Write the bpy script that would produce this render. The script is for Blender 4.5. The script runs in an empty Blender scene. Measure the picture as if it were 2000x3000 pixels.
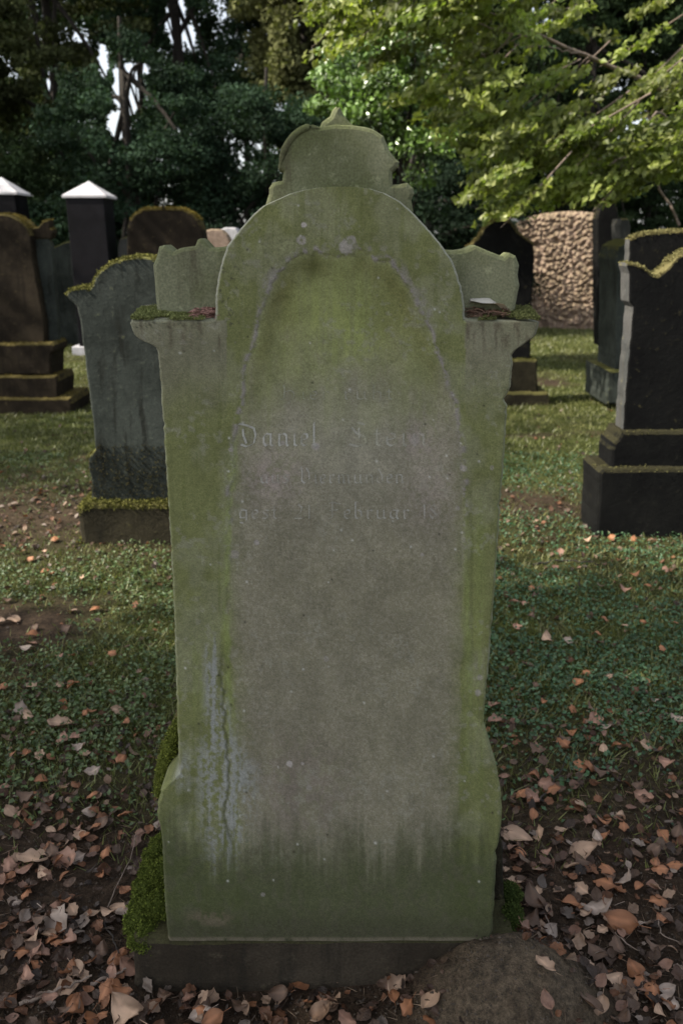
import bpy, bmesh, math, random
import numpy as np
from mathutils import Vector, Matrix
R = math.radians
sc = bpy.context.scene
COL = sc.collection

# ------------------------------------------------------------------ camera
CAMH = 1.57
TILT = 18.1
FPX = 2450.0
cd = bpy.data.cameras.new("camera"); cam = bpy.data.objects.new("camera", cd); COL.objects.link(cam)
cam.location = (0, 0, CAMH); cam.rotation_euler = (R(90 - TILT), 0, 0)
cd.sensor_fit = 'VERTICAL'; cd.sensor_height = 36; cd.sensor_width = 24; cd.lens = FPX / 3000 * 36
cd.clip_start = 0.05; cd.clip_end = 2000
cd.dof.use_dof = True; cd.dof.focus_distance = 1.75; cd.dof.aperture_fstop = 4.6
sc.camera = cam
# ------------------------------------------------------------------ world, sun, exposure
SUN = Vector((-0.66, -0.17, 0.73)).normalized()
w = bpy.data.worlds.new("World"); sc.world = w; w.use_nodes = True
nt = w.node_tree; bg = nt.nodes['Background']
sky = nt.nodes.new('ShaderNodeTexSky'); sky.sky_type = 'NISHITA'; sky.sun_disc = False
sky.sun_elevation = math.asin(SUN.z); sky.sun_rotation = math.atan2(SUN.x, SUN.y)
sky.dust_density = 2.5; sky.air_density = 1.0
hs = nt.nodes.new('ShaderNodeHueSaturation'); hs.inputs['Saturation'].default_value = .38   # hazy white summer sky
nt.links.new(sky.outputs[0], hs.inputs['Color']); nt.links.new(hs.outputs[0], bg.inputs[0]); bg.inputs[1].default_value = 0.15
sd = bpy.data.lights.new("sun", 'SUN'); sun = bpy.data.objects.new("sun", sd); COL.objects.link(sun)
sd.energy = 4.8; sd.angle = R(0.5); sd.color = (1.0, 0.93, 0.80)
sun.rotation_euler = SUN.to_track_quat('Z', 'Y').to_euler(); sun.location = (-10, 0, 20)
sc.view_settings.view_transform = 'Standard'; sc.view_settings.look = 'None'
sc.view_settings.exposure = 0.95; sc.view_settings.gamma = 1.0; sc.view_settings.use_curve_mapping = False
sc.render.engine = 'CYCLES'
sc.cycles.max_bounces = 5; sc.cycles.diffuse_bounces = 3; sc.cycles.glossy_bounces = 2
sc.cycles.transmission_bounces = 3; sc.cycles.transparent_max_bounces = 4
sc.cycles.use_adaptive_sampling = True

# ------------------------------------------------------------------ camera maths (photo pixel, 2000 x 3000 -> world point)
ct, st = math.cos(R(TILT)), math.sin(R(TILT))
def P(px, py, Y):
    u = (np.asarray(px, float) - 1000) / FPX; v = (1500 - np.asarray(py, float)) / FPX
    fwd = ct + v * st; up = v * ct - st
    return u / fwd * Y, CAMH + up / fwd * Y          # x, z
def GY(py, z=0.0):                                   # distance of the ground seen at row py
    v = (1500 - py) / FPX
    return (CAMH - z) * (ct + v * st) / -(v * ct - st)

# ------------------------------------------------------------------ noise
_T = np.random.default_rng(7).random((256, 256))
def vn(x, y, s=0):
    x = np.asarray(x, float) + s * 17.3; y = np.asarray(y, float) + s * 9.7
    xi = np.floor(x).astype(int); yi = np.floor(y).astype(int)
    fx = x - xi; fy = y - yi
    fx = fx * fx * (3 - 2 * fx); fy = fy * fy * (3 - 2 * fy)
    a = _T[xi & 255, yi & 255]; b = _T[(xi + 1) & 255, yi & 255]
    c = _T[xi & 255, (yi + 1) & 255]; d = _T[(xi + 1) & 255, (yi + 1) & 255]
    return (a * (1 - fx) + b * fx) * (1 - fy) + (c * (1 - fx) + d * fx) * fy
def fbm(x, y, s=0, o=4):
    r = 0; a = .5; t = 0
    for i in range(o):
        r = r + a * vn(np.asarray(x) * 2 ** i, np.asarray(y) * 2 ** i, s + i * 3); t += a; a *= .55
    return r / t
def ss(a, b, x):
    t = np.clip((np.asarray(x, float) - a) / (b - a), 0, 1); return t * t * (3 - 2 * t)

# ------------------------------------------------------------------ object helpers
def tag(o, label=None, cat=None, group=None, kind=None):
    if label: o['label'] = label
    if cat: o['category'] = cat
    if group: o['group'] = group
    if kind: o['kind'] = kind
    return o
def thing(name, loc, label, cat, group=None):
    o = bpy.data.objects.new(name, None); COL.objects.link(o); o.location = loc
    o.empty_display_size = .1
    return tag(o, label, cat, group)
def link(name, me, mat, parent=None):
    """mesh data is in world coordinates; made local to its thing"""
    o = bpy.data.objects.new(name, me); COL.objects.link(o)
    if mat and not me.materials: me.materials.append(mat)
    if parent is not None:
        org = Vector((0, 0, 0)); p = parent
        while p is not None: org += p.location; p = p.parent
        me.transform(Matrix.Translation(-org)); o.parent = parent
    return o
def npmesh(name, V, F, cols=None, smooth=False, matidx=None):
    me = bpy.data.meshes.new(name); V = np.asarray(V, np.float32); F = np.asarray(F, np.int32)
    n, k = F.shape
    me.vertices.add(len(V)); me.vertices.foreach_set('co', V.ravel())
    me.loops.add(n * k); me.loops.foreach_set('vertex_index', F.ravel())
    me.polygons.add(n); me.polygons.foreach_set('loop_start', np.arange(0, n * k, k, dtype=np.int32))
    me.polygons.foreach_set('loop_total', np.full(n, k, np.int32))
    me.polygons.foreach_set('use_smooth', np.full(n, smooth))
    if cols is not None:
        a = me.attributes.new('tone', 'FLOAT_COLOR', 'POINT')
        c = np.ones((len(V), 4), np.float32); c[:, :3] = cols
        a.data.foreach_set('color', c.ravel())
    me.update(calc_edges=True)
    return me
def centre(me_or_pts): pass

# ------------------------------------------------------------------ materials
def newmat(name):
    m = bpy.data.materials.new(name); m.use_nodes = True
    return m, m.node_tree, m.node_tree.nodes['Principled BSDF']
def N(t, typ, **kw):
    n = t.nodes.new(typ)
    for k, v in kw.items(): setattr(n, k, v)
    return n
def noise(t, scale, detail=4, rough=.6, vec=None):
    n = N(t, 'ShaderNodeTexNoise'); n.inputs['Scale'].default_value = scale
    n.inputs['Detail'].default_value = detail; n.inputs['Roughness'].default_value = rough
    if vec: t.links.new(vec, n.inputs['Vector'])
    return n.outputs['Fac']
def ramp(t, fac, a, b):
    n = N(t, 'ShaderNodeMapRange'); n.interpolation_type = 'SMOOTHSTEP'
    n.inputs['From Min'].default_value = a; n.inputs['From Max'].default_value = b
    t.links.new(fac, n.inputs['Value']); return n.outputs['Result']
def mix(t, fac, a, b, mode='MIX'):
    n = N(t, 'ShaderNodeMix'); n.data_type = 'RGBA'; n.blend_type = mode
    for sock, v in ((n.inputs[0], fac), (n.inputs[6], a), (n.inputs[7], b)):
        if hasattr(v, 'node'): t.links.new(v, sock)
        elif isinstance(v, (int, float)): sock.default_value = v
        else: sock.default_value = (*v, 1)
    return n.outputs[2]
def math_(t, op, a, b):
    n = N(t, 'ShaderNodeMath'); n.operation = op
    for s_, v in ((n.inputs[0], a), (n.inputs[1], b)):
        if hasattr(v, 'node'): t.links.new(v, s_)
        else: s_.default_value = v
    return n.outputs[0]
def bump(t, bs, h, dist, strength=1.0):
    b = N(t, 'ShaderNodeBump'); b.inputs['Distance'].default_value = dist; b.inputs['Strength'].default_value = strength
    t.links.new(h, b.inputs['Height']); t.links.new(b.outputs[0], bs.inputs['Normal'])
def geopos(t): return N(t, 'ShaderNodeNewGeometry')

def stone(name, c1, c2, moss=(.10, .085, .02), mossamt=.6, stain=(.02, .018, .012), stainamt=.5, bumpd=.004, scale=1.0, gloss=.85):
    m, t, b = newmat(name); g = geopos(t); pos = g.outputs['Position']
    f1 = noise(t, 3.2 * scale, 6, .65, pos); f2 = noise(t, 26 * scale, 5, .7, pos); f3 = noise(t, 160 * scale, 3, .7, pos)
    mp = N(t, 'ShaderNodeMapping'); mp.inputs['Scale'].default_value = (9, 9, 1.1); t.links.new(pos, mp.inputs[0])
    fs = noise(t, 2.2, 5, .65, mp.outputs[0])
    c = mix(t, ramp(t, f1, .35, .65), c1, c2)
    c = mix(t, math_(t, 'MULTIPLY', ramp(t, fs, .5, .68), stainamt), c, stain)
    c = mix(t, math_(t, 'MULTIPLY', ramp(t, f2, .55, .75), .5), c, tuple(min(1, x * 2.0) for x in c2))
    sx = N(t, 'ShaderNodeSeparateXYZ'); t.links.new(g.outputs['Normal'], sx.inputs[0])
    up = math_(t, 'ADD', sx.outputs[2], math_(t, 'MULTIPLY', math_(t, 'SUBTRACT', f2, .5), 1.3))
    c = mix(t, math_(t, 'MULTIPLY', ramp(t, up, .12, .5), mossamt), c, moss)
    c = mix(t, .8, c, mix(t, ramp(t, f3, .2, .8), (.55, .55, .55), (1.3, 1.3, 1.3)), 'MULTIPLY')
    t.links.new(c, b.inputs['Base Color']); b.inputs['Roughness'].default_value = gloss
    b.inputs['Specular IOR Level'].default_value = .12
    h = math_(t, 'ADD', math_(t, 'MULTIPLY', f2, 1.0), math_(t, 'MULTIPLY', f3, .35)); bump(t, b, h, bumpd)
    return m
def tonemat(name, rough=.9, spec=.2, grain=0.0, gscale=400, bumpd=0.0, mottle=0.0):
    m, t, b = newmat(name)
    a = N(t, 'ShaderNodeAttribute'); a.attribute_name = 'tone'; c = a.outputs['Color']
    pos = geopos(t).outputs['Position']
    if mottle:
        c = mix(t, 1.0, c, mix(t, ramp(t, noise(t, 38, 6, .75, pos), .25, .75), (1 - mottle,) * 3, (1 + mottle,) * 3), 'MULTIPLY')
    if grain:
        f = noise(t, gscale, 3, .8, pos)
        c = mix(t, 1.0, c, mix(t, ramp(t, f, .2, .8), (1 - grain,) * 3, (1 + grain,) * 3), 'MULTIPLY')
        f2 = noise(t, gscale * 1.9, 2, .8, pos)
        if bumpd: bump(t, b, math_(t, 'ADD', f, math_(t, 'MULTIPLY', f2, .6)), bumpd)
    t.links.new(c, b.inputs['Base Color']); b.inputs['Roughness'].default_value = rough
    b.inputs['Specular IOR Level'].default_value = spec
    return m
def leafmat(name, rough=.5, spec=.4, trans=.35, tint=(1.3, 1.5, .6)):
    m, t, b = newmat(name)
    a = N(t, 'ShaderNodeAttribute'); a.attribute_name = 'tone'; c = a.outputs['Color']
    t.links.new(c, b.inputs['Base Color']); b.inputs['Roughness'].default_value = rough
    b.inputs['Specular IOR Level'].default_value = spec
    if trans:
        tr = N(t, 'ShaderNodeBsdfTranslucent'); t.links.new(mix(t, 1.0, c, tint, 'MULTIPLY'), tr.inputs[0])
        mx = N(t, 'ShaderNodeMixShader'); mx.inputs[0].default_value = trans
        out = t.nodes['Material Output']
        t.links.new(b.outputs[0], mx.inputs[1]); t.links.new(tr.outputs[0], mx.inputs[2]); t.links.new(mx.outputs[0], out.inputs['Surface'])
    return m
def barkmat(name, c1, c2):
    m, t, b = newmat(name); pos = geopos(t).outputs['Position']
    mp = N(t, 'ShaderNodeMapping'); mp.inputs['Scale'].default_value = (14, 14, 3); t.links.new(pos, mp.inputs[0])
    f = noise(t, 2, 6, .7, mp.outputs[0])
    t.links.new(mix(t, ramp(t, f, .3, .7), c1, c2), b.inputs['Base Color']); b.inputs['Roughness'].default_value = .9
    bump(t, b, f, .02); return m

M_main = tonemat('algae_sandstone', .92, .15, .34, 420, .0010, .05)
M_mainback = stone('algae_sandstone_rear', (.105, .115, .052), (.185, .192, .120), moss=(.13, .15, .04), mossamt=.25, stain=(.075, .066, .042), stainamt=.65, bumpd=.0015, scale=1.6)
M_base = stone('damp_base_stone', (.030, .024, .017), (.055, .045, .032), moss=(.05, .05, .02), mossamt=.7, stain=(.012, .012, .01), bumpd=.006)
M_grey = stone('grey_green_stone', (.022, .026, .022), (.050, .057, .049), moss=(.12, .115, .035), mossamt=.95, stain=(.012, .012, .009), stainamt=.75)
M_mossy = stone('mossy_block_stone', (.020, .017, .010), (.04, .034, .02), moss=(.10, .092, .03), mossamt=.8, stain=(.012, .011, .007), stainamt=.7, bumpd=.01)
M_brown = stone('brown_sandstone', (.011, .008, .005), (.032, .024, .015), moss=(.12, .095, .03), mossamt=.8, stain=(.012, .009, .006), stainamt=.8)
M_black = stone('black_weathered_stone', (.003, .003, .003), (.0065, .0065, .006), moss=(.16, .135, .05), mossamt=.6, stain=(.005, .005, .005), stainamt=.5)
M_blackbase = stone('black_base_stone', (.003, .003, .003), (.008, .008, .007), moss=(.09, .08, .03), mossamt=.22, stain=(.005, .005, .005), stainamt=.5)
M_blackgr = stone('black_granite', (.004, .0035, .0045), (.009, .008, .010), moss=(.02, .02, .02), mossamt=.1, stain=(.008, .008, .009), stainamt=.3, gloss=.45)
M_side = stone('pale_grey_stone', (.050, .052, .050), (.088, .085, .080), moss=(.14, .12, .04), mossamt=.8, stain=(.07, .065, .05), stainamt=.5)
M_white = stone('white_cap_stone', (.42, .41, .43), (.52, .50, .52), moss=(.4, .4, .4), mossamt=.2, stain=(.35, .33, .33), stainamt=.4)
M_pink = stone('pink_rough_stone', (.20, .145, .11), (.34, .25, .195), moss=(.2, .18, .07), mossamt=.25, stain=(.12, .08, .05), stainamt=.6, bumpd=.012, scale=.8)

# ------------------------------------------------------------------ ground height
MX, MY = P(1530, 2900, 1.33)[0], 1.30
def gz(x, y):
    x = np.asarray(x, float); y = np.asarray(y, float)
    z = (fbm(x * 1.3, y * 1.3, 2, 4) - .5) * .05 + (fbm(x * 9, y * 9, 5, 3) - .5) * .022
    z = z * ss(-1, 1.2, y) - .035 * np.exp(-((y - 1.3) / .5) ** 2)
    z = z + .15 * np.exp(-(((x - .36) / .19) ** 2 + ((y - 1.40) / .15) ** 2) ** 1.5)
    z = z + (fbm(x * 34, y * 34, 11, 3) - .5) * .03 * np.exp(-(((x - .36) / .22) ** 2 + ((y - 1.38) / .2) ** 2) ** 2)
    z = z + .6 * ss(30, 120, np.hypot(x, y)) * fbm(x * .02, y * .02, 4, 3)
    return z
def green(x, y):
    """how much living green covers the soil here"""
    n = fbm(x * 1.1 + 3, y * 1.1, 8, 4)
    base = ss(1.85, 2.75, y + (n - .5) * .8 + np.where(x > 0, 0, .05))
    band = np.exp(-((y - 4.7) / .85) ** 2) * np.where(x < 0, 1.0, .55)
    far = .35 * ss(6.5, 8.5, y) * (fbm(x * .8, y * .8, 14, 3) > .52)
    return np.clip(base * (1 - .95 * band) * (1 - far) * ss(.25, .48, n + .06), 0, 1)

# ground sheet
gx = np.sinh(np.linspace(-1, 1, 420) * 7.4) / math.sinh(7.4) * 320
gy = np.concatenate([np.linspace(-300, -3, 30), np.linspace(-2.6, .5, 24), np.linspace(.55, 7, 300), 7 + (np.exp(np.linspace(.006, 1, 130) * 4.5) - 1) / (math.exp(4.5) - 1) * 320])
X, Yg = np.meshgrid(gx, gy); Zg = gz(X, Yg)
V = np.stack([X.ravel(), Yg.ravel(), Zg.ravel()], 1)
ny, nx = X.shape
i = np.arange(ny - 1)[:, None] * nx + np.arange(nx - 1)[None, :]
F = np.stack([i, i + 1, i + nx + 1, i + nx], -1).reshape(-1, 4)
gr = green(X, Yg).ravel()[:, None]
n1 = fbm(X * 3, Yg * 3, 3).ravel()[:, None]
soil = np.array([.055, .040, .028]) * (.55 + .9 * n1)
moundm = np.exp(-(((X - .36) / .20) ** 2 + ((Yg - 1.33) / .17) ** 2) ** 2).ravel()[:, None]
soil = soil * (1 - np.clip(moundm * 1.3, 0, 1)) + np.array([.125, .102, .074]) * np.clip(moundm * 1.3, 0, 1)
grass = np.array([.055, .068, .020]) * (.6 + .8 * n1)
def soilmat():
    m, t, b = newmat('soil_and_turf'); a = N(t, 'ShaderNodeAttribute'); a.attribute_name = 'tone'
    pos = geopos(t).outputs['Position']
    f = noise(t, 60, 8, .75, pos); f2 = noise(t, 300, 4, .7, pos); f3 = noise(t, 12, 6, .7, pos)
    c = mix(t, 1.0, a.outputs['Color'], mix(t, ramp(t, f, .3, .7), (.45, .45, .45), (1.6, 1.5, 1.4)), 'MULTIPLY')
    c = mix(t, math_(t, 'MULTIPLY', ramp(t, f3, .55, .7), .5), c, (.045, .030, .02))
    c = mix(t, .7, c, mix(t, ramp(t, f2, .2, .8), (.5, .5, .5), (1.5, 1.5, 1.5)), 'MULTIPLY')
    t.links.new(c, b.inputs['Base Color']); b.inputs['Roughness'].default_value = .95; b.inputs['Specular IOR Level'].default_value = .1
    bump(t, b, math_(t, 'ADD', f, math_(t, 'MULTIPLY', f2, .4)), .02)
    return m
o = link('ground', npmesh('ground', V, F, soil * (1 - gr) + grass * gr, True), soilmat()); tag(o, kind='structure')

# ------------------------------------------------------------------ outline slabs
def dens(pts, step):
    out = []
    for a, b in zip(pts, pts[1:] + pts[:1]):
        L = math.dist(a, b); k = max(1, int(L / step))
        for j in range(k): out.append((a[0] + (b[0] - a[0]) * j / k, a[1] + (b[1] - a[1]) * j / k))
    return out
def outline(px, Y, mirror=None):
    pts = [tuple(float(q) for q in P(a, b, Y)) for a, b in px]
    if mirror is not None:
        xc = float(P(mirror[0], mirror[1], Y)[0])
        pts = pts + [(2 * xc - x, z) for x, z in reversed(pts) if abs(x - xc) > .004]
    return pts
def slabmesh(name, pts, Y, thick, jit=.002, bev=.006, step=.02, seed=0, taper=0.0):
    """pts: outline (x,z) in metres on the plane Y; extruded away from the camera, worn edges"""
    if sum(a[0] * b[1] - b[0] * a[1] for a, b in zip(pts, pts[1:] + pts[:1])) < 0: pts = pts[::-1]
    p = np.array(dens(pts, step)); n = len(p)
    tng = np.roll(p, -1, 0) - np.roll(p, 1, 0); tng /= np.linalg.norm(tng, axis=1)[:, None] + 1e-9
    nrm = np.stack([tng[:, 1], -tng[:, 0]], 1)
    j = (fbm(p[:, 0] * 22, p[:, 1] * 22, seed + 1, 3) - .5)[:, None] * 2 * jit + (vn(p[:, 0] * 5, p[:, 1] * 5, seed) - .5)[:, None] * jit
    p = p + nrm * j
    q1 = p - nrm * bev * .35; q2 = p - nrm * bev
    bm = bmesh.new()
    def ring(q, y): return [bm.verts.new((a, y, b)) for a, b in q]
    zc = p[:, 1].min()
    rings = [ring(q2, Y + thick), ring(q1, Y + thick - bev * .35), ring(p, Y + thick - bev)]
    k = max(1, int(thick / .05))
    for s_ in range(k - 1, 0, -1): rings.append(ring(p + nrm * (fbm(p[:, 0] * 12 + s_, p[:, 1] * 12, 9, 2) - .5)[:, None] * jit, Y + thick * s_ / k))
    rings += [ring(p, Y + bev), ring(q1, Y + bev * .35), ring(q2, Y)]
    for a, b in zip(rings, rings[1:]):
        for i_ in range(n):
            f = bm.faces.new((a[i_], a[(i_ + 1) % n], b[(i_ + 1) % n], b[i_])); f.smooth = False
    from mathutils.geometry import delaunay_2d_cdt
    for y_, rev in ((Y, 0), (Y + thick, 1)):
        cv, ce, cf = delaunay_2d_cdt([Vector((float(a), float(b))) for a, b in q2], [(k_, (k_ + 1) % n) for k_ in range(n)], [], 1, 1e-6)[:3]
        vs = [bm.verts.new((v_.x, y_, v_.y)) for v_ in cv]
        for f_ in cf:
            try: bm.faces.new([vs[k_] for k_ in f_])
            except ValueError: pass
    bmesh.ops.remove_doubles(bm, verts=bm.verts, dist=2e-5)
    bmesh.ops.recalc_face_normals(bm, faces=bm.faces)
    me = bpy.data.meshes.new(name); bm.to_mesh(me); bm.free(); return me
def part(name, px, Y, thick, mat, parent, mirror=None, **kw):
    return link(name, slabmesh(name, outline(px, Y, mirror), Y, thick, **kw), mat, parent)
def boxpts(x0, x1, z0, z1): return [(x0, z0), (x1, z0), (x1, z1), (x0, z1)]
def tuft_mesh(name, pts, nrm, size, c1, c2, seed=1, per=1, spread=.9):
    rng = np.random.default_rng(seed); per = per * 2; pts = np.repeat(pts, per, 0); nrm = np.repeat(nrm, per, 0); n = len(pts)
    d = nrm + rng.normal(0, spread, (n, 3)) * .6; d /= np.linalg.norm(d, axis=1)[:, None]
    s = np.cross(d, rng.normal(0, 1, (n, 3))); s /= np.linalg.norm(s, axis=1)[:, None]
    L = (size * .62 * rng.uniform(.5, 1.3, n))[:, None]; W = L * .42
    base = pts + rng.normal(0, size * .3, (n, 3)); tip = base + d * L
    V = np.stack([base - s * W, base + s * W, tip], 1).reshape(-1, 3)
    F = np.arange(3 * n).reshape(-1, 3)
    c = c1 + (c2 - c1) * rng.random((n, 1)); c = c * rng.uniform(.6, 1.3, (n, 1))
    return npmesh(name, V, F, np.repeat(c, 3, 0))
M_moss = tonemat('moss', .95, .1)
def sample_up(me_objs, n, minz=.25, seed=0, test=None):
    """random points on the faces of an object that look up"""
    rng = np.random.default_rng(seed); P_, N_ = [], []
    for ob in me_objs:
        me = ob.data; org = Vector((0, 0, 0)); p = ob.parent
        while p is not None: org += p.location; p = p.parent
        me.calc_loop_triangles()
        vs = np.empty(len(me.vertices) * 3, np.float32); me.vertices.foreach_get('co', vs); vs = vs.reshape(-1, 3) + np.array(org)
        tr = np.empty(len(me.loop_triangles) * 3, np.int32); me.loop_triangles.foreach_get('vertices', tr); tr = tr.reshape(-1, 3)
        a, b, c = vs[tr[:, 0]], vs[tr[:, 1]], vs[tr[:, 2]]
        nn = np.cross(b - a, c - a); ar = np.linalg.norm(nn, axis=1) + 1e-12; nn /= ar[:, None]
        ok = nn[:, 2] > minz
        if test is not None: ok &= test((a + b + c) / 3, nn)
        P_.append((a[ok], b[ok], c[ok], ar[ok], nn[ok]))
    a, b, c, ar, nn = [np.concatenate([q[k] for q in P_]) for k in range(5)]
    if len(ar) == 0: return np.zeros((0, 3)), np.zeros((0, 3))
    k = rng.choice(len(ar), n, p=ar / ar.sum()); r1 = np.sqrt(rng.random((n, 1))); r2 = rng.random((n, 1))
    return a[k] * (1 - r1) + b[k] * r1 * (1 - r2) + c[k] * r1 * r2, nn[k]
A_ = np.array

# ================================================================== MAIN GRAVESTONE
YF = 1.45
main = thing('gravestone', (0, YF + .1, 0), 'large central gravestone of algae green sandstone with arched top and worn blackletter inscription', 'gravestone', 'gravestones in the cemetery')
Lp = [(546, 985), (549, 930), (555, 893), (567, 848), (586, 806), (603, 769), (632, 736), (665, 707), (698, 682), (720, 664), (780, 644), (850, 632), (934.5, 628),
      (936, 384), (947, 379), (980, 391), (1000, 412), (1020, 453), (1040, 462), (1084, 465), (1275, 478), (1500, 493), (1786, 508), (2041, 515), (2168, 520), (2262, 522), (2285, 504), (2321, 463), (2387, 459), (2463, 473), (2616, 480), (2756, 491)]
Rp = [(543, 1000), (545, 1030), (552, 1084), (566, 1129), (590, 1173), (630, 1218), (679, 1262), (724, 1298), (764, 1325), (809, 1343), (858, 1356), (894, 1361), (934.5, 1362),
      (943, 1580), (960, 1579), (987, 1568), (1000, 1550), (1020, 1523), (1031, 1518), (1042, 1503), (1125, 1499), (1170, 1486), (1213, 1487), (1498, 1465), (1753, 1448), (1944, 1433), (2050, 1422), (2123, 1418), (2190, 1438), (2253, 1455), (2317, 1467), (2374, 1472), (2443, 1467), (2506, 1456), (2661, 1448), (2756, 1440)]
rows = np.concatenate([547 + np.linspace(0, 1, 60) ** 2 * 60, np.arange(610, 934, 3), [934.5, 936.5], np.arange(938.5, 2756, 3), [2756]])
Lx = np.interp(rows, [a for a, b in Lp], [b for a, b in Lp]); Rx = np.interp(rows, [a for a, b in Rp], [b for a, b in Rp])
Lx = Lx + (fbm(rows / 14, rows * 0, 31, 3) - .5) * 5 * ss(560, 620, rows); Rx = Rx + (fbm(rows / 14, rows * 0, 37, 3) - .5) * 5 * ss(560, 620, rows)
for cy, dep, wd, side in ((1030, 9, 10, 1), (1170, 8, 14, 1), (1010, 6, 12, 0), (2330, 8, 16, 0), (1480, 4, 10, 1), (1245, 3, 8, 0), (1610, 3, 9, 0), (2500, 5, 14, 1)):
    g_ = dep * np.exp(-((rows - cy) / wd) ** 2)
    if side: Rx = Rx - g_
    else: Lx = Lx + g_
NC = 330
tcol = np.linspace(0, 1, NC); tcol = .5 - .5 * np.cos(np.pi * tcol) * (1 - .25 * np.sin(np.pi * tcol) ** 2)
tcol = (tcol - tcol[0]) / (tcol[-1] - tcol[0])
NS = 46; mid = np.linspace(0, 1, NC - 2 * NS)
AL = np.where(rows < 935, Lx, np.interp(rows, [936, 1000, 2756], [628, 632, 640])); AR = np.where(rows < 935, Rx, np.interp(rows, [936, 1000, 2756], [1362, 1358, 1310]))
tl = np.linspace(0, 1, NS + 1)[:-1]
PX = np.concatenate([Lx[:, None] + (AL - Lx)[:, None] * tl[None] ** 1.3, AL[:, None] + (AR - AL)[:, None] * mid[None], AR[:, None] + (Rx - AR)[:, None] * (1 - (1 - (tl[None] + 1 / NS)) ** 1.3)], 1); PY = np.repeat(rows[:, None], NC, 1)
pyL = [(735, 900), (760, 850), (800, 815), (850, 795), (900, 770), (960, 752), (1000, 742), (1050, 725), (1100, 718), (1200, 708), (1300, 690), (1400, 682), (1500, 672), (1700, 668), (1850, 665), (2100, 690), (2300, 700), (2800, 700)]
pyR = [(735, 1110), (760, 1150), (800, 1165), (850, 1200), (900, 1230), (960, 1255), (1000, 1268), (1050, 1290), (1100, 1305), (1150, 1322), (1250, 1345), (1370, 1358), (1500, 1362), (2000, 1350), (2800, 1340)]
XL = np.interp(PY, [a for a, b in pyL], [b for a, b in pyL]) + (fbm(PY / 45, PX / 60, 41, 4) - .5) * 34
XR = np.interp(PY, [a for a, b in pyR], [b for a, b in pyR]) + (fbm(PY / 45, PX / 60, 43, 4) - .5) * 26
topn = 742 + (fbm(PX / 38, PY * 0, 44, 4) - .5) * 60 + ((PX - 1000) / 175) ** 2 * 14
din = np.minimum(np.minimum(PX - XL, XR - PX), (PY - topn) * .8)        # px inside the sunk panel
inside = ss(-3, 6, din)
fadeP = 1 - ss(1150, 1500, PY)
edgeD = np.minimum(PX - Lx[:, None], Rx[:, None] - PX)
below = PY > 935.5
cdl = np.where(PX < 628, PY - 936, np.hypot(PX - 628, PY - 936)); cdr = np.where(PX > 1362, PY - 936, np.hypot(1362 - PX, PY - 936))
edgeD = np.where(below, np.minimum(edgeD, np.minimum(cdl, cdr)), edgeD)
arc = (PY < 936)
# relief in metres (positive = sunk into the stone)
rel = .006 * ss(-4, 75, din) * fadeP + .0016 * ss(-2, 5, din) * (1 - ss(1400, 2100, PY))
lobes = np.exp(-(((PX - 830) / 48) ** 2 + ((PY - 905) / 105) ** 2)) + np.exp(-(((PX - 1150) / 60) ** 2 + ((PY - 930) / 130) ** 2))
rel += .003 * lobes
rel += .008 * (1 - ss(0, 11, edgeD)) ** 2
rel += (fbm(PX / 26, PY / 26, 51, 4) - .5) * .0016 + (fbm(PX / 130, PY / 200, 53, 3) - .5) * .004
rel += .0015 * np.exp(-((PX - 1385) / 9) ** 2) * ss(1400, 1460, PY) * (1 - ss(2250, 2350, PY))
# corner hollow and chips lower left
rel += .010 * np.exp(-(((PX - 560) / 26) ** 2 + ((PY - 2380) / 50) ** 2))
# colour
def C(*c): return A_(c, float)
def lay(col, m, c): m = np.clip(m, 0, 1)[..., None]; return col * (1 - m) + c * m
green_ = C(.132, .142, .058); col = np.ones(PX.shape + (3,)) * green_
n_a = fbm(PX / 90, PY / 120, 61, 5); n_b = fbm(PX / 20, PY / 26, 63, 5); n_s = fbm(PX / 13, PY / 260, 65, 4); n_f = fbm(PX / 6, PY / 6, 67, 3)
col = lay(col, ss(.42, .66, n_a) * .8, C(.172, .178, .100))
col = lay(col, ss(.55, .75, n_s) * .45, C(.105, .118, .040))
# panel: grey-brown stone showing through
pan = inside * ss(960, 1400, PY + (n_a - .5) * 500 + (n_b - .5) * 120 + (n_s - .5) * 260)
col = lay(col, inside * .45 * (1 - ss(1250, 1500, PY)), C(.200, .215, .095))
col = lay(col, inside * np.exp(-(((PX - 1005) / 170) ** 2 + ((PY - 1010) / 190) ** 2)) * (.25 + .6 * ss(.4, .6, n_s)), C(.215, .245, .080))
side_soft = np.where(PY > 1330, ss(-45, 70, np.minimum(PX - XL, XR - PX) + (n_b - .5) * 40), 1)
side_soft = side_soft * ss(1250, 1420, PY) + (1 - ss(1250, 1420, PY))
pan = pan * np.where(PY > 1250, side_soft, 1)
col = lay(col, pan * .85, C(.176, .162, .118))
col = lay(col, pan * .4 * ss(.45, .7, n_f), C(.205, .190, .150))
pk = np.exp(-(((PX - 800) / 90) ** 2 + ((PY - 1400) / 75) ** 2)) + .9 * np.exp(-(((PX - 1225) / 55) ** 2 + ((PY - 1290) / 50) ** 2)) + .6 * np.exp(-(((PX - 1260) / 80) ** 2 + ((PY - 1440) / 110) ** 2))
col = lay(col, inside * np.exp(-(((PX - 1020) / 260) ** 2 + ((PY - 1290) / 200) ** 2)) * .6, C(.235, .225, .175))
col = lay(col, pk * ss(.3, .62, n_b * .5 + n_f * .5) * .75, C(.235, .195, .180))
col = lay(col, np.exp(-(((PX - 880) / 150) ** 2 + ((PY - 2320) / 170) ** 2)) * ss(.35, .6, n_b) * .5, C(.155, .125, .115))
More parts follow.
